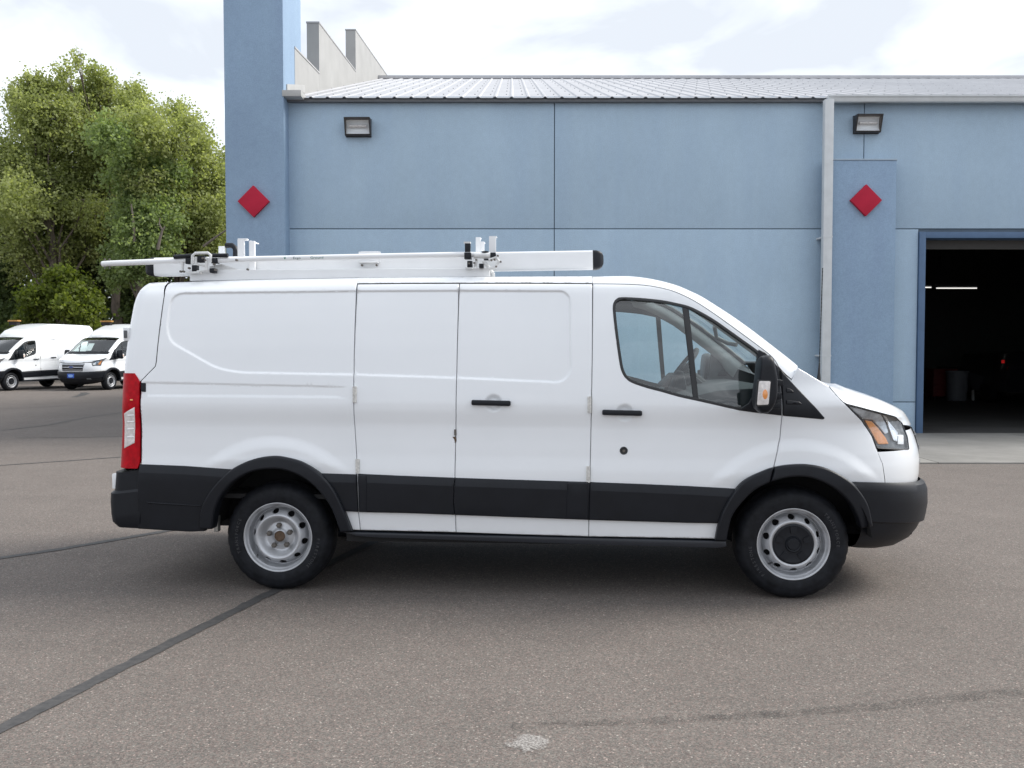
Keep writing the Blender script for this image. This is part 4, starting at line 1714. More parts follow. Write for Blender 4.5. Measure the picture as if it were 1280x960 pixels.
    xw = U[-1][0]
    dash = MB()
    dash.prism([(xw + 0.12, 1.30), (xw - 0.18, 1.345), (xw - 0.50, 1.325), (xw - 0.72, 1.27), (xw - 0.80, 1.17), (xw - 0.74, 1.02), (xw - 0.62, 0.92), (xw - 0.15, 0.98)], -0.86, 0.86)
    dash.prism([(xw - 0.42, 1.32), (xw - 0.52, 1.40), (xw - 0.66, 1.40), (xw - 0.76, 1.30)], 0.20, 0.62)
    dash.prism([(xw - 0.60, 1.30), (xw - 0.63, 1.43), (xw - 0.66, 1.43), (xw - 0.74, 1.22)], -0.14, 0.14)
    dash.build('dashboard', simple('dash_grey', (0.016, 0.019, 0.022), 0.65, spec=0.3), van, bevel=0.02)
    # steering wheel on the van's left
    cx, cz = plane_pt(852, 462, 0.44)
    b = MB()
    ax = Vector((-0.80, 0, 0.60)).normalized()
    u = Vector((0, 1, 0)); w_ = ax.cross(u)
    c = Vector((cx, 0.44, cz))
    b.tube([c + (u * math.cos(a) + w_ * math.sin(a)) * 0.195 for a in np.linspace(0, 2 * math.pi, 33)], 0.017, 8, caps=False)
    for a in (R(-10), R(190)):
        b.tube([c - ax * 0.03, c + (u * math.cos(a) + w_ * math.sin(a)) * 0.19], [0.03, 0.014], 6)
    b.tube([c - ax * 0.30, c - ax * 0.04, c + ax * 0.012, c + ax * 0.02], [0.045, 0.05, 0.07, 0.04], 16)
    b.build('steering_wheel', SEAT, van, smooth=50)
    for y in (-0.45, 0.45):
        b = MB()
        b.prism([(1.80, 0.72), (2.45, 0.76), (2.48, 0.90), (1.86, 0.86)], y - 0.25, y + 0.25)
        b.prism([(1.82, 0.84), (1.98, 0.86), (1.82, 1.42), (1.70, 1.40)], y - 0.24, y + 0.24)
        b.prism([(1.73, 1.45), (1.83, 1.46), (1.79, 1.64), (1.70, 1.63)], y - 0.13, y + 0.13)
        b.build('seat', SEAT, van, bevel=0.03)
    MB().box2((1.55, -0.88, 0.6), (1.58, 0.88, 1.94)).build('bulkhead', GREYTRIM, van)
    MB().box2((0.0 + rx_ - 0.8, -0.9, 0.60), (fx - 0.4, 0.9, 0.63)).build('floor_mat', DARK, van)
    # headliner and pillar trims
    rows = []
    for i in range(len(st)):
        if i < 26:
            continue
        x, y, z = st[i]
        rows.append([(x - 0.02, y * s * 0.98, z - 0.055 + 0.02 * (1 - s * s)) for s in np.linspace(-1, 1, 9)])
    grid_patch('headliner', rows, HEADLINER, van, flip=False)
    rows = []
    for i in range(i0 - 2, n):
        b = U[i]
        a = lo2[i]
        rows.append([(b[0] - 0.02, b[1] + 0.0, b[2] - 0.03), (b[0] - 0.07, b[1] + 0.03, b[2] - 0.06), (a[0] - 0.03, -float(base_y(a[0], a[1])) + 0.06, a[1] - 0.05)])
    grid_patch('pillar_trim', rows, HEADLINER, van, both=True, flip=True)
    # sun visor / mirror at the header
    hb = rows[0]
    MB().box((U[i0][0] - 0.06, -0.02, U[i0][2] - 0.05), (0.04, 0.22, 0.07)).build('interior_mirror', SEAL, van, bevel=0.01)
    for s in (-1, 1):
        g0 = plane_pt(893, 408, s * 0.80) if s < 0 else None
        if g0:
            b = MB()
            g1 = plane_pt(921, 431, -0.80); gm = plane_pt(897, 422, -0.80)
            b.tube([(g0[0], -0.80, g0[1]), (gm[0] - 0.0, -0.76, gm[1]), (g1[0] - 0.05, -0.76, g1[1] + 0.01), (g1[0], -0.80, g1[1])], 0.014, 8)
            b.build('grab_handle', GREYTRIM, van, smooth=60)
    _wf = keep_wf
    return van


def grid_row(b):
    r = []
    for s in np.linspace(-1, 1, 25):
        e = 1 - abs(s) ** 2.0
        r.append((b[0] + 0.10 * e, b[1] * s, b[2] + 0.004 * e))
    return r


# ------------------------------------------------------------------ roof rack of the van
def make_rack(van):
    rack = empty('ladder_rack', (0, 0, 0), 0, van)
    yt = -0.62

    def P(px, py, y):
        q = plane_pt(px, py, y)
        return Vector((q[0], y, q[1]))
    # long storage tube: rounded box section from tail to cab
    a0, a1 = P(197, 334.2, yt), P(741, 325.4, yt)
    hh = 0.062
    d = (a1 - a0).normalized()
    up = Vector((0, 0, 1)); up = (up - d * up.dot(d)).normalized()
    sd = d.cross(up)
    sec = rounded(np.array([(-0.062, -hh), (0.062, -hh), (0.062, hh), (-0.062, hh)]), 0.022, 4)
    m = len(sec)
    b = MB()
    vs = [a0 + sd * p[0] + up * p[1] for p in sec] + [a1 + sd * p[0] + up * p[1] for p in sec]
    b.add(vs, [(i, (i + 1) % m, (i + 1) % m + m, i + m) for i in range(m)] + [tuple(range(m)), tuple(range(2 * m - 1, m - 1, -1))])
    b.build('storage_tube', RACKW, rack, smooth=35)
    for e, sgn, ln in ((a0, -1, 0.075), (a1, 1, 0.072)):
        b = MB()
        rings = []
        for t, k in ((-0.01, 1.02), (0.3, 1.02), (0.62, 0.93), (0.85, 0.74), (0.97, 0.45), (1.0, 0.1)):
            rings.append([e + d * sgn * ln * t + sd * p[0] * k + up * p[1] * k for p in sec])
        vs = [q for r in rings for q in r]
        fs = [(i * m + k, i * m + (k + 1) % m, (i + 1) * m + (k + 1) % m, (i + 1) * m + k) for i in range(len(rings) - 1) for k in range(m)]
        fs.append(tuple((len(rings) - 1) * m + k for k in range(m)))
        b.add(vs, fs)
        b.build('end_cap', CLAD, rack, smooth=60)
    # tube strap with bolts
    b = MB()
    c = P(462, 321.5, yt - 0.064)
    b.box((c.x, c.y, c.z), (0.15, 0.008, 0.075))
    b.box((c.x, c.y + 0.02, c.z + 0.036), (0.12, 0.05, 0.006)).box((c.x, c.y - 0.02, c.z - 0.038), (0.13, 0.05, 0.006))
    b.build('tube_strap', RACKW, rack, bevel=0.003)
    for dx in (-0.05, 0.0, 0.05):
        MB().tube([(c.x + dx, c.y - 0.002, c.z - (0.0 if dx == 0 else 0.055)), (c.x + dx, c.y - 0.018, c.z - (0.0 if dx == 0 else 0.055))], 0.007, 8).build('bolt', NUT, rack)
    # mounting channel along the roof
    b = MB()
    q = [P(237, 337.5, -0.78), P(612, 334.8, -0.78), P(612, 346.2, -0.78), P(237, 351.2, -0.78)]
    b.prism([(p.x, p.z) for p in q], -0.78, -0.52)
    b.build('mounting_channel', RACKW, rack, bevel=0.006)
    # rotating rod running between the two clamps, with its overhang at the tail
    yr = -0.80
    b = MB()
    pts = [P(128, 330.0, yr), P(134, 329.4, yr), P(200, 326.8, yr), P(243, 325.4, yr)]
    b.tube(pts, 0.019, 14)
    b.build('grip_rod', RACKW, rack, smooth=50)
    b = MB()
    b.tube([P(126, 330.2, yr), P(129.5, 330.0, yr)], 0.012, 10)
    for px in (131, 137):
        for sg in (1, -1):
            q = P(px, 329.6, yr) + Vector((0, 0, sg * 0.022))
            b.tube([q, q + Vector((0, 0, sg * 0.012))], 0.006, 8)
    b.build('bolt', NUT, rack, smooth=40)
    b = MB()
    pts = [P(272, 325.4, yr), P(330, 323.4, yr), P(460, 320.6, yr), P(580, 318.2, yr), P(612, 318.6, yr)]
    b.tube(pts, 0.0185, 16)
    rod = b.build('drive_rod', RACKW, rack, smooth=50)
    # print on the rod
    dirx = (P(415, 321.6, yr) - P(360, 322.7, yr)).normalized()
    for word, px, py, col in (('Ergo', 371, 322.6, (0.10, 0.16, 0.15)), ('\u25bc', 356, 322.9, (0.05, 0.22, 0.16)), ('Ground', 396, 322.1, (0.10, 0.22, 0.20))):
        if word == '\u25bc':
            vs, fs = [Vector((-0.008, 0.008, 0)), Vector((0.008, 0.008, 0)), Vector((0, -0.010, 0))], [(2, 1, 0)]
        else:
            vs, fs = text_mesh(word, 0.028)
        c = P(px, py, yr - 0.0205)
        q = [c + dirx * v.x + Vector((0, 0, 1)) * (v.y * 0.8) for v in vs]
        b = MB().add(q, fs)
        b.build('rod_lettering', simple('print_green' + str(px), col, 0.6), rack, fix=False)
    # rear clamp -----------------------------------------------------------
    b = MB()
    b.tube([P(217.5, 321.2, yr - 0.02), P(240, 319.6, yr - 0.02)], 0.014, 10)
    b.tube([P(263, 319.4, yr - 0.02), P(285, 319.2, yr - 0.02)], 0.014, 10)
    b.build_each('rubber_bar', CLAD, rack, smooth=50)
    b = MB()
    for (x0, y0, x1, y1) in ((231.5, 322.3, 238.7, 329.8), (246.2, 319.2, 254.7, 328), (263.5, 322.2, 271.2, 329), (239.5, 331.3, 245.5, 340.3), (261.8, 335.2, 268.2, 341)):
        p, q = P(x0, y0, yr - 0.03), P(x1, y1, yr - 0.03)
        b.box2((p.x, yr - 0.03, p.z), (q.x, yr + 0.02, q.z))
    b.build_each('clamp_block', CLAD, rack, bevel=0.004)
    b = MB()
    pts = [P(240.2, 330, yr - 0.035), P(240.6, 319.5, yr - 0.035), P(244, 316.6, yr - 0.035), P(260, 316.2, yr - 0.035), P(263.4, 319, yr - 0.035), P(263, 328, yr - 0.035)]
    b.tube(pts, 0.010, 8)
    b.tube([P(245, 321, yr - 0.02), P(245, 330, yr - 0.02)], 0.014, 8)
    b.tube([P(258.5, 322, yr - 0.03), P(258, 338, yr - 0.03)], 0.012, 8)
    b.tube([P(246, 330.5, yr - 0.025), P(259, 332.5, yr - 0.025)], 0.007, 8)
    b.tube([P(246, 339.5, yr - 0.02), P(262, 338.0, yr - 0.02)], 0.008, 8)
    b.tube([P(228.5, 327, yr - 0.01), P(228.5, 339, yr - 0.01)], [0.012, 0.006], 8)
    b.box((P(243, 341, yr).x, yr - 0.01, P(243, 341, yr).z), (0.09, 0.05, 0.012))
    # fold-down gusset behind the clamp
    q = [P(262, 333, yr + 0.03), P(277, 330, yr + 0.03), P(312, 341.5, yr + 0.03), P(262, 342, yr + 0.03)]
    b.prism([(p.x, p.z) for p in q], yr + 0.03, yr + 0.036)
    b.build_each('clamp_linkage', simple('clamp_white', (0.66, 0.665, 0.66), 0.4, var=0.15, vscale=30), rack, smooth=40)
    for px, py in ((227, 339.6), (230.5, 339.6), (237.5, 335.5), (268.5, 330.5), (270.3, 337.6), (296.5, 325.3), (310.5, 337), (258.5, 325.5), (254.5, 323)):
        q = P(px, py, yr - 0.02)
        MB().tube([q, q + Vector((0, -0.022, 0))], 0.0075, 6).build('bolt', NUT, rack)
    # uprights (ladder stops): a hooked flat bar, a plain bar, a black hook behind
    def flat(pts, w, t, name, mat, ya):
        bb = MB()
        for (p, q) in zip(pts[:-1], pts[1:]):
            P0, P1 = P(*p, ya), P(*q, ya)
            bb.tube([P0, P1], 0.001, 4)
            bb.v = bb.v[:-8]; bb.f = bb.f[:-6]
            dd = (P1 - P0)
            L = dd.length
            cc = (P0 + P1) / 2
            ang = math.atan2(dd.z, dd.x)
            bb.box(cc, (L + t * 0.6, w, t), Matrix.Rotation(-ang, 3, 'Y'))
        return bb.build(name, mat, rack, bevel=0.0015)
    b = MB()
    p, q = P(298.2, 321.5, -0.70), P(306.3, 299.6, -0.70)
    b.box2((p.x, -0.72, p.z), (q.x, -0.70, q.z))
    p, q = P(298.2, 300.8, -0.70), P(308, 298.4, -0.70)
    b.box2((p.x, -0.72, p.z), (q.x + 0.01, -0.68, q.z))
    b.build_each('ladder_stop', RACKW, rack, bevel=0.003)
    b = MB()
    p, q = P(312.8, 341.5, -0.70), P(319.5, 301.5, -0.70)
    b.box2((p.x, -0.72, p.z), (q.x, -0.70, q.z))
    b.box2((p.x, -0.71, q.z - 0.004), (p.x + 0.012, -0.55, q.z + 0.004))
    b.build_each('ladder_stop', RACKW, rack, bevel=0.003)
    b = MB()
    p, q = P(274.3, 317.8, -0.1), P(282, 308.0, -0.1)
    b.box2((p.x, -0.12, p.z - 0.06), (q.x, -0.10, q.z))
    b.build_each('ladder_stop', RACKW, rack, bevel=0.003)
    hk = [P(282, 306.8, -0.1), P(290, 306.8, -0.1), P(293.5, 309.5, -0.1), P(294.5, 314, -0.1), P(294, 324, -0.1)]
    b = MB()
    b.tube(hk, 0.020, 8)
    b.build('rubber_hook', CLAD, rack, smooth=50)
    # front clamp ------------------------------------------------------------
    b = MB()
    for (x0, y0, x1, y1) in ((580.3, 315.5, 588.8, 323.8), (584, 326, 590, 334), (598.8, 329.5, 604.2, 334.8), (612.8, 315.8, 619.6, 322.8)):
        p, q = P(x0, y0, yr - 0.03), P(x1, y1, yr - 0.03)
        b.box2((p.x, yr - 0.035, p.z), (q.x, yr + 0.02, q.z))
    p, q = P(581.2, 315.6, yr), P(588, 303.6, yr)
    b.box2((p.x, yr - 0.01, p.z - 0.01), (q.x, yr + 0.02, q.z))
    b.build_each('clamp_block', CLAD, rack, bevel=0.004)
    b = MB()
    c1 = P(606.5, 315.8, yr - 0.01)
    b.lathe([(0.0001, -0.016), (0.016, -0.012), (0.023, 0.0), (0.023, 0.008), (0.0001, 0.012)], 16, axis='z', c=(c1.x, c1.y, c1.z))
    p, q = P(604.8, 323.4, yr - 0.03), P(610.8, 325.2, yr - 0.03)
    b.box2((p.x, yr - 0.03, p.z), (q.x, yr, q.z))
    b.build_each('rubber_pad', CLAD, rack, smooth=50)
    b = MB()
    p, q = P(579.8, 304.4, yr), P(588, 302.2, yr)
    b.box2((p.x, yr - 0.012, p.z), (q.x, yr + 0.03, q.z))
    b.tube([P(592.5, 319.5, yr - 0.02), P(613, 319.5, yr - 0.02)], 0.019, 12)
    b.tube([P(596, 324, yr - 0.02), P(594, 334, yr - 0.02)], 0.009, 8)
    b.tube([P(604, 326, yr - 0.02), P(612, 336, yr - 0.02)], 0.012, 8)
    b.tube([P(611, 325, yr - 0.03), P(620, 322, yr - 0.03), P(624, 327, yr - 0.03), P(619, 334, yr - 0.03), P(611, 336.5, yr - 0.03)], 0.011, 8)
    p = P(586.5, 335.5, yr)
    b.box((p.x, yr, p.z), (0.045, 0.06, 0.008))
    for px in (611.5, 616.5):
        q = P(px, 341, -0.74)
        b.tube([P(609.5, 335.5, -0.76), q], 0.012, 8)
        b.tube([q, (q.x, -0.74, q.z - 0.06)], 0.012, 8)
    b.build_each('clamp_linkage', MATS['clamp_white'], rack, smooth=40)
    for px, py in ((593, 329), (595.5, 325), (614.5, 325.5), (618.5, 325), (622.5, 320), (626, 327.5), (620.5, 333.5), (586.8, 329.6)):
        q = P(px, py, yr - 0.02)
        MB().tube([q, q + Vector((0, -0.024, 0))], 0.0065, 6).build('bolt', NUT, rack)
    b = MB()
    for x0, y0, x1, y1 in ((595, 296.8, 601, 318), (601, 302.3, 605.6, 314)):
        p, q = P(x0, y1, -0.55), P(x1, y0, -0.55)
        b.box2((p.x, -0.57, p.z), (q.x, -0.55, q.z))
        b.box2((p.x, -0.55, q.z - 0.006), (q.x, -0.48, q.z))
    b.build_each('ladder_stop', RACKW, rack, bevel=0.002)
    b = MB()
    p, q = P(611.3, 317, yr + 0.02), P(619.8, 296.2, yr + 0.02)
    b.box2((p.x, yr + 0.02, p.z), (q.x, yr + 0.04, q.z))
    p, q = P(611.3, 296.4, yr + 0.02), P(620.6, 295.0, yr + 0.02)
    b.box2((p.x, yr + 0.02, p.z), (q.x, yr + 0.09, q.z))
    b.build_each('ladder_stop', RACKW, rack, bevel=0.002)
    # cross bars to the other side of the roof and a matching channel there
    b = MB()
    for px in (250, 600):
        x = P(px, 340, -0.5).x
        z = float(ztop(x))
        b.box2((x - 0.03, -0.55, z + 0.045), (x + 0.03, 0.74, z + 0.075))
        for y in (-0.50, 0.70):
            b.box2((x - 0.04, y - 0.04, z - 0.015), (x + 0.04, y + 0.04, z + 0.05))
    b.build_each('cross_bar', RACKW, rack, bevel=0.004)
    return rack


# ------------------------------------------------------------------ ground
YB = 17.1                                        # plane of the building's main wall
GRD = mk('ground', [(-400, -60, 0), (400, -60, 0), (400, 900, 0), (-400, 900, 0)], [(0, 1, 2, 3)], MATS['asphalt'])
tag(GRD, 'grey brown asphalt lot with pale specks of aggregate', 'ground', kind='structure')


def strip(name, pts, widths, z, mat, jitter=0.004):
    """thin ribbon lying on the ground along pts"""
    n = max(8, int(sum((Vector(b) - Vector(a)).length for a, b in zip(pts[:-1], pts[1:])) / 0.06))
    n = min(n, 220)
    q = resample(np.array([tuple(p)[:2] for p in pts]), n)
    w = np.interp(np.linspace(0, 1, n), np.linspace(0, 1, len(widths)), widths)
    vs = []
    for i in range(n):
        a, b = q[max(i - 1, 0)], q[min(i + 1, n - 1)]
        t = (b - a) / np.linalg.norm(b - a)
        nr = np.array([-t[1], t[0]])
        for s in (1, -1):
            p = q[i] + nr * s * (w[i] / 2 + rng.normal(0, jitter)) + rng.normal(0, jitter * 0.6, 2)
            vs.append((p[0], p[1], z))
    fs = [(2 * i, 2 * i + 1, 2 * i + 3, 2 * i + 2) for i in range(n - 1)]
    o = mk(name, vs, fs, mat, GRD)
    return o


def tar_mat():
    g = NT('tar_seal')
    v = g.coord()
    c = g.ramp(g.noise(24, 4, 0.7, v), (0.3, (0.030, 0.030, 0.031)), (0.75, (0.075, 0.071, 0.069)))
    g.l(c, g.b.inputs['Base Color'])
    g.b.inputs['Roughness'].default_value = 0.7
    g.bump(g.noise(140, 3, 0.6, v), 0.4, 0.003)
    MATS['tar'] = g.m


tar_mat()
TAR = MATS['tar']
TARF = simple('faint_tar', (0.085, 0.080, 0.077), 0.9, var=0.2, vscale=20)
strip('tar_seam', [ground(-120, 972), ground(20, 902), ground(120, 851), ground(230, 796), ground(345, 738), ground(420, 700), ground(470, 676)], [0.082, 0.085, 0.08, 0.078, 0.08], 0.004, TAR, 0.003)
strip('tar_seam', [ground(-20, 701), ground(80, 686), ground(205, 664.5), ground(300, 650)], [0.085, 0.085, 0.09, 0.09], 0.004, TAR, 0.003)
strip('tar_seam', [ground(-30, 584), ground(80, 576.5), ground(165, 570.5), ground(300, 562)], [0.05, 0.06, 0.06, 0.06], 0.004, TAR, 0.004)
strip('tar_seam', [ground(-20, 541), ground(60, 531.5), ground(110, 521.5), ground(165, 514), ground(300, 503)], [0.05, 0.07, 0.07, 0.05], 0.004, TARF, 0.006)
strip('tar_seam', [ground(20, 547.5), ground(100, 546.8), ground(170, 545)], [0.03, 0.05, 0.03], 0.004, TARF, 0.006)
strip('tar_seam', [ground(0, 511), ground(50, 509.2), ground(88, 507)], [0.05, 0.08, 0.04], 0.004, TARF, 0.008)
strip('tar_seam', [ground(91, 496.6), ground(100, 494.8), ground(107, 491.6), ground(104, 490.8)], [0.12, 0.22, 0.3, 0.25], 0.004, TAR, 0.02)
strip('tar_seam', [ground(95, 497.4), ground(130, 497.4), ground(165, 497.2)], [0.05, 0.07, 0.05], 0.004, TARF, 0.008)


def scuff_mat():
    g = NT('scuff')
    v = g.coord()
    n1 = g.noise(7, 5, 0.7, v)
    n2 = g.noise(110, 3, 0.7, v)
    mm = g.n('ShaderNodeMath', operation='MULTIPLY')
    g.l(g.ramp(n1, (0.35, (0, 0, 0)), (0.65, (1, 1, 1))), mm.inputs[0])
    g.l(g.ramp(n2, (0.45, (0, 0, 0)), (0.6, (0.75, 0.75, 0.75))), mm.inputs[1])
    g.b.inputs['Base Color'].default_value = (0.055, 0.052, 0.05, 1)
    g.b.inputs['Roughness'].default_value = 0.9
    g.l(mm.outputs[0], g.b.inputs['Alpha'])
    MATS['scuff'] = g.m
    g = NT('pale_patch')
    v = g.coord()
    mm = g.n('ShaderNodeMath', operation='MULTIPLY')
    ln = g.n('ShaderNodeVectorMath', operation='LENGTH')
    mp = g.coord((1.35, 1.5, 1.0))
    g.l(mp, ln.inputs[0])
    ad = g.n('ShaderNodeMath', operation='MULTIPLY_ADD')
    ad.inputs[1].default_value = 0.30
    g.l(g.noise(16, 5, 0.7, v), ad.inputs[0])
    g.l(ln.outputs['Value'], ad.inputs[2])
    g.l(g.ramp(ad.outputs[0], (0.235, (1, 1, 1)), (0.275, (0, 0, 0))), mm.inputs[0])
    g.l(g.ramp(g.noise(90, 3, 0.7, v), (0.35, (0.1, 0.1, 0.1)), (0.6, (0.9, 0.9, 0.9))), mm.inputs[1])
    g.b.inputs['Base Color'].default_value = (0.36, 0.34, 0.32, 1)
    g.b.inputs['Roughness'].default_value = 0.9
    g.l(mm.outputs[0], g.b.inputs['Alpha'])
    MATS['pale_patch'] = g.m


scuff_mat()
strip('tyre_scuff', [ground(640, 908), ground(760, 904), ground(960, 894), ground(1100, 884), ground(1300, 862)], [0.05, 0.07, 0.07, 0.09, 0.09], 0.005, MATS['scuff'], 0.004)
pc = ground(662, 929)
pv = [(0.17 * math.cos(t), 0.17 * math.sin(t)) for t in np.linspace(0, 2 * math.pi, 41)[:-1]]
po = mk('pale_patch', [(x, y, 0) for x, y in pv], [tuple(range(40))], MATS['pale_patch'], GRD)
po.location = (pc.x, pc.y, 0.005)

# concrete apron in front of the bay, as slabs with joints
apron = empty('concrete_apron', (6.5, 14.8, 0))
tag(apron, 'pale concrete apron slab in front of the open garage bay', 'pavement', kind='structure')
slab0 = None
AY0 = ground(1200, 580).y
for i in range(3):
    xa = 2.6 + i * 3.3
    b = MB().box2((xa - 6.5, AY0 - 14.8, -0.20), (xa + 3.285 - 6.5, YB - 0.02 - 14.8, 0.022))
    b.build('concrete_slab', MATS['concrete'], apron, bevel=0.008)


# ------------------------------------------------------------------ building
def build_building():
    bld = empty('service_building', (3.0, YB, 0))
    tag(bld, 'blue stucco service building with ribbed metal roof and open bay', 'building')
    ox, oy = 3.0, YB
    W = MATS['stucco_wall']
    PL = MATS['stucco_pillar']

    def bx(name, a, b_, mat, bevel=0.0):
        return MB().box2((a[0] - ox, a[1] - oy, a[2]), (b_[0] - ox, b_[1] - oy, b_[2])).build(name, mat, bld, bevel=bevel)
    zE = aty(600, 127, YB).z                      # underside of the eave
    zJ = aty(600, 286, YB).z                      # horizontal joint
    zL = aty(1120, 502.5, YB).z                   # low joint
    xV = aty(693, 200, YB).x
    xP = aty(1080, 180, YB).x
    xD0 = aty(1146.5, 400, YB).x                  # outer edge of the door frame
    xD1 = xD0 + 4.1
    zD = aty(1200, 290, YB).z
    xL = aty(352, 200, YB).x
    xR = 22.0
    g = 0.016
    th = 0.10
    # recessed backing, then the panels proud of it by the joint depth
    MB().box2((xL - ox, 0.03, 0), (xD0 - ox, 0.30, zE + 0.1)).box2((xD0 - ox, 0.03, zD), (xD1 - ox, 0.30, zE + 0.1)).box2((xD1 - ox, 0.03, 0), (xR - ox, 0.30, zE + 0.1)).build('wall_core', SHADOWGAP, bld)
    cols = [(xL, xV), (xV, xP), (xP, xD0)]
    for (a, b_) in cols:
        for (z0, z1) in ((0.0, zL), (zL, zJ), (zJ, zE + 0.1)):
            if z0 == zJ and b_ == xD0:
                continue
            bx('wall_panel', (a + g / 2, YB, z0 + (g / 2 if z0 else 0)), (b_ - g / 2, YB + 0.032, z1 - g / 2), W, 0.004)
    bx('wall_panel', (xP + g / 2, YB, zJ + g / 2), (xD1 + 3.0, YB + 0.032, zE + 0.1), W, 0.004)
    bx('wall_panel', (xD1 + g, YB, 0.0), (xD1 + 3.0, YB + 0.032, zJ - g / 2), W, 0.004)
    bx('wall_panel', (xD1 + 3.0 + g, YB, 0.0), (xR, YB + 0.032, zE + 0.1), W, 0.004)
    # tower at the left corner
    YP = YB - 0.36
    pa, pb = aty(281.3, 200, YP), aty(355.2, 200, YP)
    zT = 11.5
    bx('corner_pillar', (pa.x, YP, 0), (pb.x, YP + 1.42, zT), PL, 0.012)
    # pilaster with the second diamond
    qa, qb = aty(1039.5, 300, YP + 0.06), aty(1119.5, 300, YP + 0.06)
    zq = aty(1080, 200.5, YP + 0.06).z
    bx('pilaster', (qa.x, YP + 0.06, 0), (qb.x, YB + 0.001, zq), PL, 0.012)
    bx('pilaster_cap', (qa.x - 0.01, YP + 0.05, zq + 0.002), (qb.x + 0.01, YB - 0.002, zq + 0.03), simple('cap_flashing', (0.34, 0.42, 0.50), 0.6), 0.004)
    # eave trim and roof
    ye = YB - 0.16
    zR = aty(600, 121.8, ye).z
    rib = 0.305
    slope = 0.3185
    run = 11.8
    xr0, xr1 = aty(357, 122, ye).x, 22.4
    xg = aty(1033, 125, ye).x
    TRIM = simple('eave_trim', (0.13, 0.135, 0.145), 0.6)
    bx('eave_soffit', (pb.x + 0.004, ye + 0.045, zE - 0.03), (xg, YB + 0.06, zR - 0.014), TRIM)
    # ribbed sheet: profile across x, extruded up the slope
    prof = []
    x = xr0
    while x < xr1:
        prof += [(x, 0), (x + 0.115, 0.0), (x + 0.135, 0.022), (x + 0.165, 0.022), (x + 0.19, 0.0)]
        x += rib
    nP = len(prof)
    vs = []
    for t in (0.0, run / 2, run):
        for px, pz in prof:
            vs.append((px - ox, ye + t - oy, zR + t * slope + pz))
    fs = [(i * nP + k, i * nP + k + 1, (i + 1) * nP + k + 1, (i + 1) * nP + k) for i in range(2) for k in range(nP - 1)]
    # underside sheet 12 mm lower, closes the rib ends
    vs2 = [(px - ox, ye + t - oy, zR + t * slope + pz - 0.012) for t in (0.0, run / 2, run) for px, pz in prof]
    b0 = len(vs)
    vs += vs2
    fs += [tuple(b0 + q for q in f[::-1]) for f in fs]
    fs += [(k + 1, k, b0 + k, b0 + k + 1) for k in range(nP - 1)]
    g_ = NT('roof_metal')
    v = g_.coord()
    c = g_.ramp(g_.noise(0.8, 5, 0.6, v), (0.3, (0.40, 0.40, 0.415)), (0.7, (0.49, 0.49, 0.505)))
    g_.l(c, g_.b.inputs['Base Color'])
    g_.b.inputs['Metallic'].default_value = 0.35
    g_.b.inputs['Roughness'].default_value = 0.42
    roof = mk('metal_roof', vs, fs, g_.m, bld)
    # rows of screw heads on the sheet
    sb = MB()
    for t in (1.1, 2.6, 4.1, 5.6, 7.1, 8.6, 10.1):
        x = xr0 + 0.05
        while x < 12:
            sb.box((x - ox, ye + t - oy, zR + t * slope + 0.004), (0.022, 0.022, 0.012))
            x += rib
    o = sb.build('roof_screws', simple('screw_grey', (0.27, 0.27, 0.28), 0.5), roof)
    o['kind'] = 'stuff'
    yr_ = ye + run
    bx('ridge_cap', (xr0, yr_ - 0.25, zR + run * slope - 0.06), (xr1, yr_ + 0.3, zR + run * slope + 0.034), g_.m, 0.006)
    # back slope of the roof, end walls
    MB().add([(xr0 - ox, yr_ + 0.05 - oy, zR + run * slope), (xr1 - ox, yr_ + 0.05 - oy, zR + run * slope), (xr1 - ox, yr_ + run - oy, zR), (xr0 - ox, yr_ + run - oy, zR)], [(0, 1, 2, 3)]).build('rear_roof', g_.m, bld)
    # gutter and downspout
    GT = simple('gutter_grey', (0.58, 0.60, 0.61), 0.45, var=0.06)
    gz = aty(1100, 128.5, ye).z
    gt = MB()
    gp = [(ye - oy + 0.02, gz), (ye - oy - 0.085, gz + 0.0), (ye - oy - 0.095, gz + 0.022), (ye - oy - 0.105, gz + 0.07), (ye - oy - 0.125, gz + 0.085), (ye - oy - 0.125, gz + 0.118), (ye - oy - 0.115, gz + 0.118), (ye - oy + 0.02, gz + 0.10)]
    gt.prism(gp, xg - ox, xr1 - ox, axes='yz')
    gut = gt.build('gutter', GT, bld, smooth=30)
    d0, d1 = aty(1033.5, 128, YP + 0.05), aty(1025.4, 473, YP + 0.05)
    ds = MB()
    w = 0.165
    xc = aty(1036.5, 300, YP + 0.0).x - 0.03
    ds.box2((xc - w / 2 - ox, YP - 0.02 - oy, 0.12), (xc + w / 2 - ox, YP + 0.115 - oy, gz + 0.01))
    for zz in (2.0, 2.02, 4.1):
        pass
    ds.build('downspout', GT, gut, bevel=0.012)
    db = MB()
    for zz in (1.45, 3.6):
        db.box2((xc - w / 2 - 0.004 - ox, YP - 0.024 - oy, zz), (xc + w / 2 + 0.004 - ox, YB - oy - 0.002, zz + 0.03))
    db.build_each('downspout_strap', GT, gut)
    # stepped parapet along the left gable
    PB = simple('parapet_panel', (0.36, 0.36, 0.352), 0.75, var=0.08, vscale=1.5)
    PD = simple('parapet_coping', (0.40, 0.40, 0.40), 0.6)
    Xw = pb.x + 0.006
    def depth(px):
        return Xw * FPX / (px - 640)
    def Zat(px, py):
        return aty(px, py, depth(px) * 1.0).z
    steps = [((372, 60.5), (402, 92.5), 0.30), ((402, 29), (447, 90), 0.26), ((447, 38), (490, 101), 0.26)]
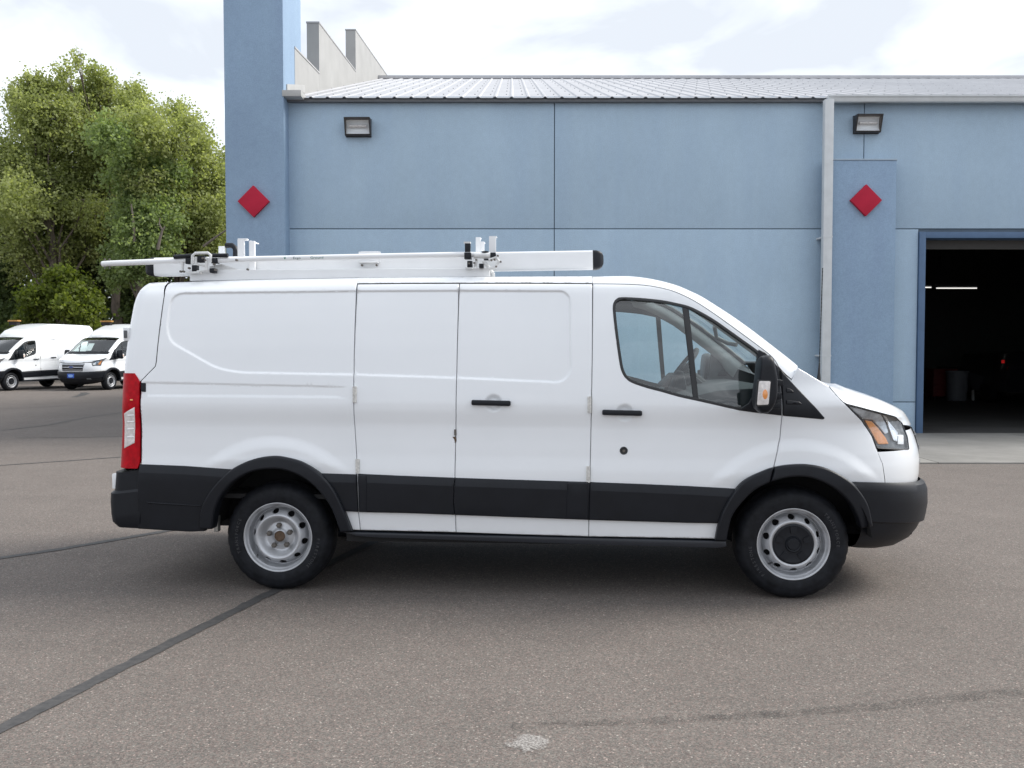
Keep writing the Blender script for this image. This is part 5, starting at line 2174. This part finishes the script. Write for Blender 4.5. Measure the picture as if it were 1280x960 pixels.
    for k, ((x0, y0), (x1, y1), tk) in enumerate(steps):
        Y0, Y1 = depth(x0), depth(x1)
        z0, z1 = Zat(x0, y0), Zat(x1, y1)
        base0 = zR + (Y0 - ye) * slope - 0.12
        base1 = zR + (Y1 - ye) * slope - 0.12
        MB().prism([(Y0 - oy, base0), (Y1 - oy - 0.004, base1), (Y1 - oy - 0.004, z1), (Y0 - oy, z0)], Xw - tk - ox, Xw - ox, axes='yz').build('parapet_step', PB, bld)
        L = 0.035
        MB().prism([(Y0 - oy - 0.01, z0 + 0.003), (Y1 - oy - 0.006, z1 + 0.003), (Y1 - oy - 0.006, z1 + L), (Y0 - oy - 0.01, z0 + L)], Xw - tk - ox - 0.012, Xw - ox + 0.012, axes='yz').build('parapet_coping', PD, bld)
    # flashing where the roof meets the tower
    fa, fb = aty(352.5, 120, YP - 0.02), aty(376, 108, YP - 0.02)
    bx('flashing', (fa.x, YP - 0.015, fa.z - 0.0), (fb.x, ye + 0.4, fa.z + 0.11), simple('flashing_white', (0.40, 0.40, 0.39), 0.5), 0.004)
    MB().prism([(YP + 0.2 - oy, zR + 0.09), (YB + 1.3 - oy, zR + 0.09 + 1.25 * slope), (YB + 1.3 - oy, zR + 0.24 + 1.25 * slope), (YP + 0.2 - oy, zR + 0.24)], pb.x + 0.003 - ox, pb.x + 0.02 - ox, axes='yz').build('flashing', MATS['flashing_white'], bld)
    # bay door frame
    FR = simple('door_frame_blue', (0.075, 0.135, 0.235), 0.5, var=0.08)
    fw = 0.12
    xi0, xi1, zi = xD0 + fw, xD1 - fw, zD - 0.115
    bx('door_frame', (xD0, YB - 0.045, 0.022), (xi0, YB + 0.34, zi + 0.115), FR, 0.006)
    bx('door_frame', (xi1, YB - 0.045, 0.022), (xD1, YB + 0.34, zi + 0.115), FR, 0.006)
    bx('door_frame', (xi0 + 0.001, YB - 0.043, zi), (xi1 - 0.001, YB + 0.34, zi + 0.112), FR, 0.006)
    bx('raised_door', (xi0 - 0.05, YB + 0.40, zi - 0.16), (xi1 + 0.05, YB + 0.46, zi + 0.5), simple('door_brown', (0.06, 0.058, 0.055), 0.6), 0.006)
    # workshop room behind the opening
    IN = simple('workshop_wall_dimmed', (0.10, 0.105, 0.10), 0.9)  # light grey walls coloured dark, the unlit room's gloom is in the colour
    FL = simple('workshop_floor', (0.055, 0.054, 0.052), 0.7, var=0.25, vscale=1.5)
    y0, y1 = YB + 0.30, YB + 16
    x0, x1 = xr0 + 0.2, 20.0
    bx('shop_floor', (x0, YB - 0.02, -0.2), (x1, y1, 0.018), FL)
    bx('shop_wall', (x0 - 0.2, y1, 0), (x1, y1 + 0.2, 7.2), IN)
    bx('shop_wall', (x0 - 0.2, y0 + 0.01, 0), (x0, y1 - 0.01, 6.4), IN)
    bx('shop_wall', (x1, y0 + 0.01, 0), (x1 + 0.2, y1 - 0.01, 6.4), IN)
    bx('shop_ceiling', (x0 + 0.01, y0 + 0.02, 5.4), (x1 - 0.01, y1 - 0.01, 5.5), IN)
    # gable closing walls (outside)
    MB().prism([(YB + 0.33 - oy, 0), (ye + 2 * run - oy, 0), (ye + 2 * run - oy, zR - 0.05), (ye + run - oy, zR + run * slope - 0.1), (YB + 0.33 - oy, zR)], pa.x + 0.25 - ox, pa.x + 0.45 - ox, axes='yz').build('gable_wall', W, bld)
    info = dict(YP=YP, xi0=xi0, zi=zi, pa=pa, pb=pb, qa=qa, qb=qb)
    return bld, info


BLD, BI = build_building()


# red diamonds, wall lamps
def diamond(px, py, Y, label):
    c = aty(px, py, Y)
    o = empty('diamond_sign', (c.x, Y, c.z))
    tag(o, label, 'wall sign', 'red diamonds on the pillars')
    r = 19.6 / FPX * Y
    b = MB()
    b.prism([(-r, 0), (0, -r), (r, 0), (0, r)], -0.075, -0.001)
    b.build('diamond_plaque', simple('diamond_red', (0.44, 0.022, 0.050), 0.7, var=0.10, vscale=3, spec=0.15), o, bevel=0.006)
    return o


diamond(318, 252.3, BI['YP'], 'red diamond plaque on the tall corner pillar at left')
diamond(1081, 251, BI['YP'] + 0.06, 'red diamond plaque on the short pilaster beside the downspout')


def wall_lamp(px, py, label):
    c = aty(px, py, YB)
    o = empty('wall_light', (c.x, YB, c.z))
    tag(o, label, 'wall light', 'floodlights high on the blue wall')
    BZ = simple('lamp_bronze', (0.030, 0.026, 0.026), 0.5)
    w = 0.235
    prof = [(-0.001, -0.155), (-0.001, 0.150), (-0.215, 0.150), (-0.235, 0.125), (-0.135, -0.125), (-0.105, -0.155)]
    # housing as a frame: back box, hood, chin, cheeks
    b = MB()
    b.prism([(-0.001, -0.165), (-0.001, 0.165), (-0.03, 0.165), (-0.03, -0.165)], -w, w, axes='yz')
    b.prism([(-0.03, 0.132), (-0.03, 0.152), (-0.240, 0.150), (-0.235, 0.130)], -w, w, axes='yz')
    b.prism([(-0.03, -0.155), (-0.03, -0.130), (-0.135, -0.130), (-0.12, -0.155)], -w, w, axes='yz')
    for s in (-1, 1):
        b.prism([(-0.03, -0.129), (-0.03, 0.131), (-0.232, 0.129), (-0.133, -0.129)], s * w, s * (w - 0.020), axes='yz')
    b.build('lamp_housing', BZ, o)
    b = MB()
    vs = []
    K = 10
    for k in range(K + 1):
        a = math.pi * k / K
        y, z = -0.075 - 0.05 * (1 - math.sin(a)) * 0.9, 0.127 * math.cos(a)
        vs += [(-w + 0.021, y, z), (w - 0.021, y, z)]
    b.add(vs, [(2 * k, 2 * k + 1, 2 * k + 3, 2 * k + 2) for k in range(K)])
    b.build('reflector', simple('lamp_reflector', (0.86, 0.87, 0.88), 0.45, 0.0, var=0.04), o, smooth=60)
    b = MB()
    b.tube([(-0.16, -0.11, 0.015), (0.16, -0.11, 0.015)], [0.028, 0.028], 10)
    b.build('lamp_bulb', WHITELENS, o, smooth=50)
    b = MB()
    b.add([(-w + 0.021, -0.132, -0.128), (w - 0.021, -0.132, -0.128), (w - 0.021, -0.228, 0.128), (-w + 0.021, -0.228, 0.128)], [(0, 1, 2, 3)])
    b.build('lamp_lens', LENS, o)
    return o


wall_lamp(448.5, 160.5, 'bronze floodlight on the wall left of the joint, near the corner pillar')
wall_lamp(1082, 156.5, 'bronze floodlight above the short pilaster with the red diamond')


# things inside the workshop
def tube_light(px0, px1, py, Y, label):
    a, b_ = aty(px0, py, Y), aty(px1, py, Y)
    o = empty('tube_light', ((a.x + b_.x) / 2, Y, a.z))
    tag(o, label, 'ceiling light', 'lit tubes inside the workshop')
    L = (b_.x - a.x)
    MB().box((0, 0, 0.075), (L, 0.16, 0.07)).build('light_fitting', GREYTRIM, o)
    MB().tube([(-L / 2, 0, 0), (L / 2, 0, 0)], 0.016, 8).build('light_tube', emis('tube_glow', (1, 0.98, 0.92), 0.75), o)
    MB().tube([(-L / 2 + 0.1, 0, 0.11), (-L / 2 + 0.1, 0, 5.4 - a.z)], 0.008, 6).tube([(L / 2 - 0.1, 0, 0.11), (L / 2 - 0.1, 0, 5.4 - a.z)], 0.008, 6).build_each('hanger_rod', DARK, o)


tube_light(1118, 1164, 359.2, 27.5, 'lit fluorescent tube cut off by the door frame, inside dark bay')
tube_light(1170.5, 1221, 360.2, 27.5, 'whole lit fluorescent tube hanging inside the dark bay')

c = aty(1196, 500, 28.0)
o = empty('trash_barrel', (c.x, 28.0, 0.018))
tag(o, 'grey barrel standing inside the dark workshop bay', 'barrel')
MB().lathe([(0.0001, 0.0), (0.27, 0.0), (0.28, 0.02), (0.31, 0.85), (0.33, 0.86), (0.33, 0.90), (0.30, 0.90), (0.26, 0.05), (0.0001, 0.04)], 28, axis='z').build('barrel_body', simple('barrel_grey', (0.17, 0.18, 0.20), 0.6), o, smooth=40)
MB().box2((0.46, -0.02, 0), (0.52, 0.04, 0.95)).build('barrel_post', simple('post_white', (0.45, 0.45, 0.44), 0.6), o)
c = aty(1178, 500, 28.6)
o = empty('tool_cabinet', (c.x, 28.6, 0.018))
tag(o, 'dark red tool cabinet beside the grey barrel in the bay', 'cabinet')
b = MB().box2((-0.40, -0.25, 0.10), (0.35, 0.25, 0.95))
b.build('cabinet_body', simple('cabinet_red', (0.12, 0.012, 0.012), 0.4), o, bevel=0.01)
for k in range(5):
    MB().box2((-0.38, -0.266, 0.14 + k * 0.16), (0.33, -0.252, 0.27 + k * 0.16)).build('drawer', MATS['cabinet_red'], o, bevel=0.004)
for sx in (-0.33, 0.28):
    for sy in (-0.18, 0.18):
        MB().tube([(sx - 0.02, sy, 0.05), (sx + 0.02, sy, 0.05)], 0.05, 12).build('caster', SEAL, o)


def shop_car():
    Y = 26.0
    c = aty(1290, 500, Y)
    o = empty('parked_car', (c.x, Y, 0.018))
    tag(o, 'dark car inside the workshop with one red tail light showing', 'car')
    body = simple('car_dark', (0.02, 0.022, 0.026), 0.25, coat=1.0)
    sec = [(-0.88, 0.35), (-0.92, 0.62), (-0.90, 0.92), (-0.80, 1.02), (-0.66, 1.42), (-0.45, 1.50), (0.45, 1.50), (0.66, 1.42), (0.80, 1.02), (0.90, 0.92), (0.92, 0.62), (0.88, 0.35)]
    st_ = [(-0.1, 0.86, 0.70), (0.0, 0.97, 0.98), (0.55, 1.0, 1.0), (2.6, 1.0, 1.0), (3.3, 1.0, 0.66), (4.2, 0.97, 0.64), (4.4, 0.85, 0.55)]
    rows = []
    for (y, sx, sz) in st_:
        rows.append([(x * sx, y, 0.35 + (min(z, 1.03 + (z - 1.03) * (1 if sz > 0.9 else 0)) - 0.35) * (sz if sz > 0.9 or z < 1.0 else 0.96)) for x, z in sec])
    grid_patch('car_body', rows, body, o)
    mk('car_tail', rows[0], [tuple(range(len(sec)))], body, o)
    for sx in (-1, 1):
        for y in (0.85, 3.5):
            MB().lathe([(0.0001, 0.0), (0.2, 0.0), (0.31, 0.02), (0.32, 0.2), (0.2, 0.22)], 24, axis='x', c=(sx * 0.92 - (0.0 if sx < 0 else 0.22), y, 0.32)).build('car_wheel', RUBBER, o, smooth=40)
    p = aty(1254, 452, Y - 0.12)
    for sx in (-1, 1):
        x = (p.x - c.x) if sx < 0 else -(p.x - c.x)
        b = MB().box((x, -0.11, p.z - 0.018), (0.08, 0.04, 0.09))
        b.build('tail_light', emis('tail_glow', (1.0, 0.03, 0.03), 0.12) if sx < 0 else RED, o, bevel=0.01)


shop_car()


# ------------------------------------------------------------------ vans
main_van = make_van('cargo_van', True, 0.0)
main_van.location = VAN_LOC
main_van.rotation_euler = (0, 0, YAW)
tag(main_van, 'white low roof cargo van with ladder rack, side on in the foreground', 'van')
make_rack(main_van)

bg = make_van('parked_van', False, 0.50)
AMB = simple('amber_beacon', (0.42, 0.22, 0.05), 0.4)
bar = empty('light_bar', (2.30, 0, 2.655), 0, bg)
MB().box((0, 0, 0.030), (0.20, 0.50, 0.06)).build('beacon_lens', AMB, bar, bevel=0.02)
MB().box((0, 0, -0.06), (0.16, 0.40, 0.14)).build('beacon_base', DARK, bar)
zp = 0.70
pl = MB()
xp = float(xf(0.78)) + 0.055
pl.box((xp, 0, 0.565), (0.012, 0.30, 0.16))
plate = pl.build('dealer_plate', simple('plate_blue', (0.03, 0.10, 0.48), 0.4), bg, bevel=0.004)
b = MB()
ring = [(0.11 * math.cos(a), 0.565 + 0.052 * math.sin(a)) for a in np.linspace(0, 2 * math.pi, 25)[:-1]]
b.prism(ring, xp + 0.005, xp + 0.010, axes='yz')
b.build('plate_oval', simple('plate_pale', (0.25, 0.42, 0.80), 0.4), plate)
def place(o, wheel_world, ang):
    lx, ly = AX_F[0], 0.95
    c, s = math.cos(ang), math.sin(ang)
    o.location = (wheel_world.x - (c * lx - s * ly), wheel_world.y - (s * lx + c * ly), 0)
    o.rotation_euler = (0, 0, ang)


place(bg, ground(139, 487.3), R(-104))
tag(bg, 'white van seen nose on, blue plate on its black bumper', 'van', 'white vans parked at the back of the lot')
bg2 = copy_tree(bg)
place(bg2, ground(14.5, 488.4), R(-110))
bg2['label'] = 'white van at the left edge, showing its side and amber roof beacon'
# paper sheet inside the windscreen of the nose-on van
sheet = MB()
sheet.box((2.93, -0.30, 1.66), (0.006, 0.26, 0.36), Matrix.Rotation(R(-38), 3, 'Y'))
sheet.build('window_sticker', simple('paper', (0.75, 0.76, 0.74), 0.8), bg)


# ------------------------------------------------------------------ trees
def make_tree(name, base, height, clumps, nleaf, leafsize, mat, label, cat, group=None, trunk=0.28, lean=(0, 0), seed=0, trunk_top=0.6, limbs=True):
    rg = np.random.default_rng(seed)
    t = empty(name, base)
    tag(t, label, cat, group)
    # trunk and limbs
    b = MB()
    pts = []
    top = Vector((lean[0], lean[1], height * trunk_top))
    for k in range(9):
        q = k / 8
        pts.append(Vector((top.x * q ** 1.4 + rg.normal(0, 0.10), top.y * q + rg.normal(0, 0.10), top.z * q)))
    b.tube(pts, [trunk * (1.25 - 0.25 * min(1, k)) * (1 - 0.75 * k / 8) + 0.02 for k in range(9)], 9)
    for (cx, cy, cz, rx, ry, rz) in clumps[::2]:
        if not limbs:
            break
        c = Vector((cx, cy, cz))
        q = min(max((cz - 1.2) / top.z * 0.75, 0.12), 0.95)
        k = int(q * 8)
        a = pts[k]
        mid = (a + c) / 2 + Vector((rg.normal(0, .35), rg.normal(0, .35), 0.1 * height * rg.random() * 0.5))
        r0 = trunk * 0.42 * (1 - q * 0.6)
        b.tube([a, a.lerp(mid, 0.5), mid, mid.lerp(c, 0.6), c], [r0, r0 * .8, r0 * .6, r0 * .4, r0 * 0.22], 6)
        for _ in range(7):
            u = Vector(rg.normal(0, 1, 3)).normalized()
            e = c + Vector((u.x * rx, u.y * ry, u.z * rz)) * 0.95
            m2 = (c + e) / 2 + Vector(rg.normal(0, .15, 3))
            b.tube([mid.lerp(c, 0.6), m2, e], [r0 * .3, r0 * .2, 0.012], 4)
    b.build('trunk', MATS['bark'], t, smooth=50)
    # leaves: sprays of small blades through the clumps
    cl = np.array(clumps, float)
    vol = cl[:, 3] * cl[:, 4] * cl[:, 5]
    pr = vol ** 0.72
    pr /= pr.sum()
    per = 12
    ns = nleaf // per
    idx = rg.choice(len(cl), ns, p=pr)
    u = rg.normal(0, 1, (ns, 3))
    u /= np.linalg.norm(u, axis=1)[:, None]
    rad = rg.random(ns) ** 0.42 * (1 + rg.normal(0, 0.21, ns))
    cen = cl[idx, :3] + u * rad[:, None] * cl[idx, 3:6]
    sp = np.repeat(cen, per, 0)
    # twig direction: outward and slightly drooping
    tw = np.repeat(u + rg.normal(0, 0.5, (ns, 3)), per, 0)
    tw /= np.linalg.norm(tw, axis=1)[:, None]
    n = len(sp)
    pos = sp + tw * rg.uniform(-0.35, 0.35, n)[:, None] + rg.normal(0, 0.11, (n, 3))
    ax = rg.normal(0, 1, (n, 3)) + tw * 0.8 + np.array([0, 0, -0.35])
    ax /= np.linalg.norm(ax, axis=1)[:, None]
    nr = rg.normal(0, 1.0, (n, 3)) + np.array([0, 0, 0.35])
    sd = np.cross(ax, nr)
    sd /= np.maximum(np.linalg.norm(sd, axis=1), 1e-6)[:, None]
    L = leafsize * rg.uniform(0.7, 1.35, n)[:, None]
    Wd = L * 0.42
    v = np.stack([pos - ax * L * .5, pos + sd * Wd - ax * L * 0.02, pos + ax * L * .5, pos - sd * Wd + ax * L * 0.02], 1).reshape(-1, 3)
    me = bpy.data.meshes.new('crown')
    me.vertices.add(len(v))
    me.vertices.foreach_set('co', v.ravel())
    me.loops.add(n * 4)
    me.loops.foreach_set('vertex_index', np.arange(n * 4))
    me.polygons.add(n)
    me.polygons.foreach_set('loop_start', np.arange(n) * 4)
    me.polygons.foreach_set('loop_total', np.full(n, 4))
    me.update()
    me.validate()
    spray = np.repeat(rg.random(ns), per)
    clump = rg.random(len(cl))[np.repeat(idx, per)]
    tint = np.clip(0.35 * spray + 0.18 * clump + 0.50 * rg.random(n), 0, 1)
    at = me.attributes.new('tint', 'FLOAT', 'FACE')
    at.data.foreach_set('value', tint)
    me.materials.append(mat)
    o = bpy.data.objects.new('crown', me)
    COL.objects.link(o)
    o.parent = t
    return t


def clumps_from(base, Y, px_list, sc_=1.0, seed=0, jit=0.8):
    """crown masses given as (px, py, radius px) in the photograph at depth Y"""
    rg = np.random.default_rng(seed)
    out = []
    for (px, py, r) in px_list:
        c = aty(px, py, Y)
        rr = r / FPX * Y
        out.append((c.x - base[0], rg.normal(0, 1.0) * jit, c.z - base[2], rr, rr * 1.1, rr * 0.92))
    m = len(out)
    for _ in range(int(1.6 * m)):                # filler masses between neighbours
        a = out[rg.integers(m)]
        near = sorted(out[:m], key=lambda q: math.hypot(q[0] - a[0], q[2] - a[2]))[1:5]
        b = near[rg.integers(len(near))]
        t = rg.uniform(0.3, 0.7)
        k = rg.uniform(0.55, 0.9)
        out.append(tuple(a[i] * (1 - t) + b[i] * t + (rg.normal(0, 0.35) if i < 3 else 0) if i < 3 else (a[i] * (1 - t) + b[i] * t) * k for i in range(6)))
    return out


def tree_px(name, pxbase, Y, px_list, nleaf, ls, mat, label, seed, trunk=0.28, lean_px=None, group='trees along the back of the lot', jit=0.8, trunk_top=0.6, cat='tree', limbs=True):
    b = aty(pxbase, 470, Y)
    base = (b.x, Y, 0)
    top = min(p[1] - p[2] for p in px_list)
    h = aty(pxbase, top, Y).z
    lean = (0, 0)
    if lean_px is not None:
        lean = (aty(lean_px, 300, Y).x - b.x, 0)
    return make_tree(name, base, h, clumps_from(base, Y, px_list, seed=seed, jit=jit), nleaf, ls, mat, label, cat, group, trunk, lean, seed, trunk_top, limbs)


tree_px('leafy_tree', 82, 49, [(38, 130, 26), (66, 112, 24), (22, 175, 34), (58, 160, 36), (85, 140, 26), (30, 225, 38), (70, 210, 40), (92, 180, 28), (20, 280, 34), (60, 265, 36), (100, 240, 30), (-10, 200, 40), (-15, 270, 40), (80, 96, 12), (48, 103, 14), (20, 125, 20), (95, 300, 30), (45, 315, 26), (110, 265, 28), (25, 330, 30)],
        72000, 0.138, MATS['leaf_olive'], 'tall olive green tree at far left with a leaning trunk', 11, 0.30, 46, jit=1.6, trunk_top=0.72)
tree_px('leafy_tree', 150, 51, [(120, 102, 20), (140, 115, 22), (112, 135, 28), (148, 150, 30), (170, 130, 20), (187, 128, 12), (130, 180, 34), (165, 185, 30), (118, 225, 34), (150, 235, 36), (130, 275, 36), (170, 270, 30), (128, 96, 10), (100, 115, 14), (110, 170, 26), (100, 310, 30), (130, 320, 30), (150, 310, 26), (96, 260, 26)],
        72000, 0.138, MATS['leaf_olive'], 'tall olive tree in the middle with the highest pointed crown', 12, 0.30, 140, jit=1.6)
tree_px('leafy_tree', 176, 46, [(172, 165, 17), (168, 190, 25), (182, 210, 27), (160, 225, 28), (192, 240, 28), (170, 262, 32), (148, 270, 30), (200, 275, 30), (180, 300, 32), (214, 212, 18), (150, 315, 24), (200, 310, 26), (178, 330, 26), (140, 340, 22)],
        54000, 0.155, MATS['leaf_green'], 'deep green tree with a rounded crown in front of the olive trees', 13, 0.22, 172, jit=1.0)
tree_px('leafy_tree', 214, 49, [(215, 145, 16), (235, 150, 18), (255, 170, 20), (225, 185, 28), (250, 205, 30), (268, 195, 20), (235, 230, 34), (262, 240, 30), (275, 225, 26), (225, 270, 34), (255, 280, 34), (285, 270, 30), (300, 230, 30), (205, 160, 14), (225, 300, 26), (250, 310, 28), (275, 310, 26), (238, 325, 26), (210, 240, 24)],
        70000, 0.138, MATS['leaf_olive'], 'yellowing olive tree beside the blue corner pillar', 14, 0.26, 232, jit=1.6)
tree_px('leafy_tree', 70, 53, [(30, 320, 40), (75, 310, 40), (120, 320, 40), (10, 370, 40), (60, 360, 40), (110, 370, 42), (40, 405, 34), (95, 410, 34), (-20, 340, 42), (-30, 400, 40), (80, 260, 36), (30, 250, 34)],
        44000, 0.21, MATS['leaf_deep'], 'dark shaded tree low behind the left parked van', 15, 0.25, 80, jit=1.5)
tree_px('leafy_tree', 190, 54, [(160, 320, 42), (205, 310, 42), (250, 315, 42), (290, 320, 40), (150, 370, 42), (200, 365, 44), (250, 370, 44), (300, 370, 44), (180, 410, 36), (240, 410, 36), (300, 410, 36), (200, 260, 36), (260, 262, 36), (330, 330, 44)],
        50000, 0.21, MATS['leaf_deep'], 'dark shaded tree behind the roof rack of the white van', 16, 0.25, 200, jit=1.5)
tree_px('shrub', 80, 43, [(74, 350, 9), (88, 356, 11), (60, 362, 13), (98, 366, 12), (50, 376, 11), (76, 374, 15), (112, 376, 11), (124, 386, 9), (40, 388, 10), (66, 392, 14), (96, 388, 14), (34, 398, 9), (118, 398, 12), (84, 402, 14), (56, 402, 12), (66, 343, 6), (104, 354, 6)],
        16000, 0.16, MATS['leaf_bright'], 'bright yellow green bush behind the two parked vans', 17, 0.08, 80, group=None, jit=0.5, cat='bush')
tree_px('leafy_tree', -80, 52, [(-60, 150, 40), (-100, 190, 46), (-55, 230, 44), (-100, 270, 46), (-60, 320, 44), (-110, 340, 46), (-70, 390, 44)],
        22000, 0.26, MATS['leaf_green'], 'green tree beyond the left edge of the lot', 18, 0.3, -80, jit=1.6)

# bare pale limbs in front of the crowns
def limb(px_pts, Y, r, parent):
    b = MB()
    p0 = parent.location
    pts = [aty(x, y, Y) - p0 for x, y in px_pts]
    b.tube(pts, [r * (1 - 0.6 * i / (len(pts) - 1)) for i in range(len(pts))], 7)
    b.build('limb', simple('pale_bark', (0.15, 0.125, 0.105), 0.9, var=0.2, vscale=5), parent, smooth=60)


TR = [o for o in COL.objects if o.name.startswith('leafy_tree') and o.type == 'EMPTY']
limb([(197, 312), (200, 298), (203, 288), (206, 283)], 44.6, 0.085, TR[2])
limb([(203, 288), (199, 280), (200, 272)], 44.7, 0.05, TR[2])
limb([(168, 304), (167.5, 288), (166, 270), (164, 255)], 44.6, 0.075, TR[2])
limb([(254, 308), (266, 299), (279, 290), (294, 281)], 46.0, 0.07, TR[3])
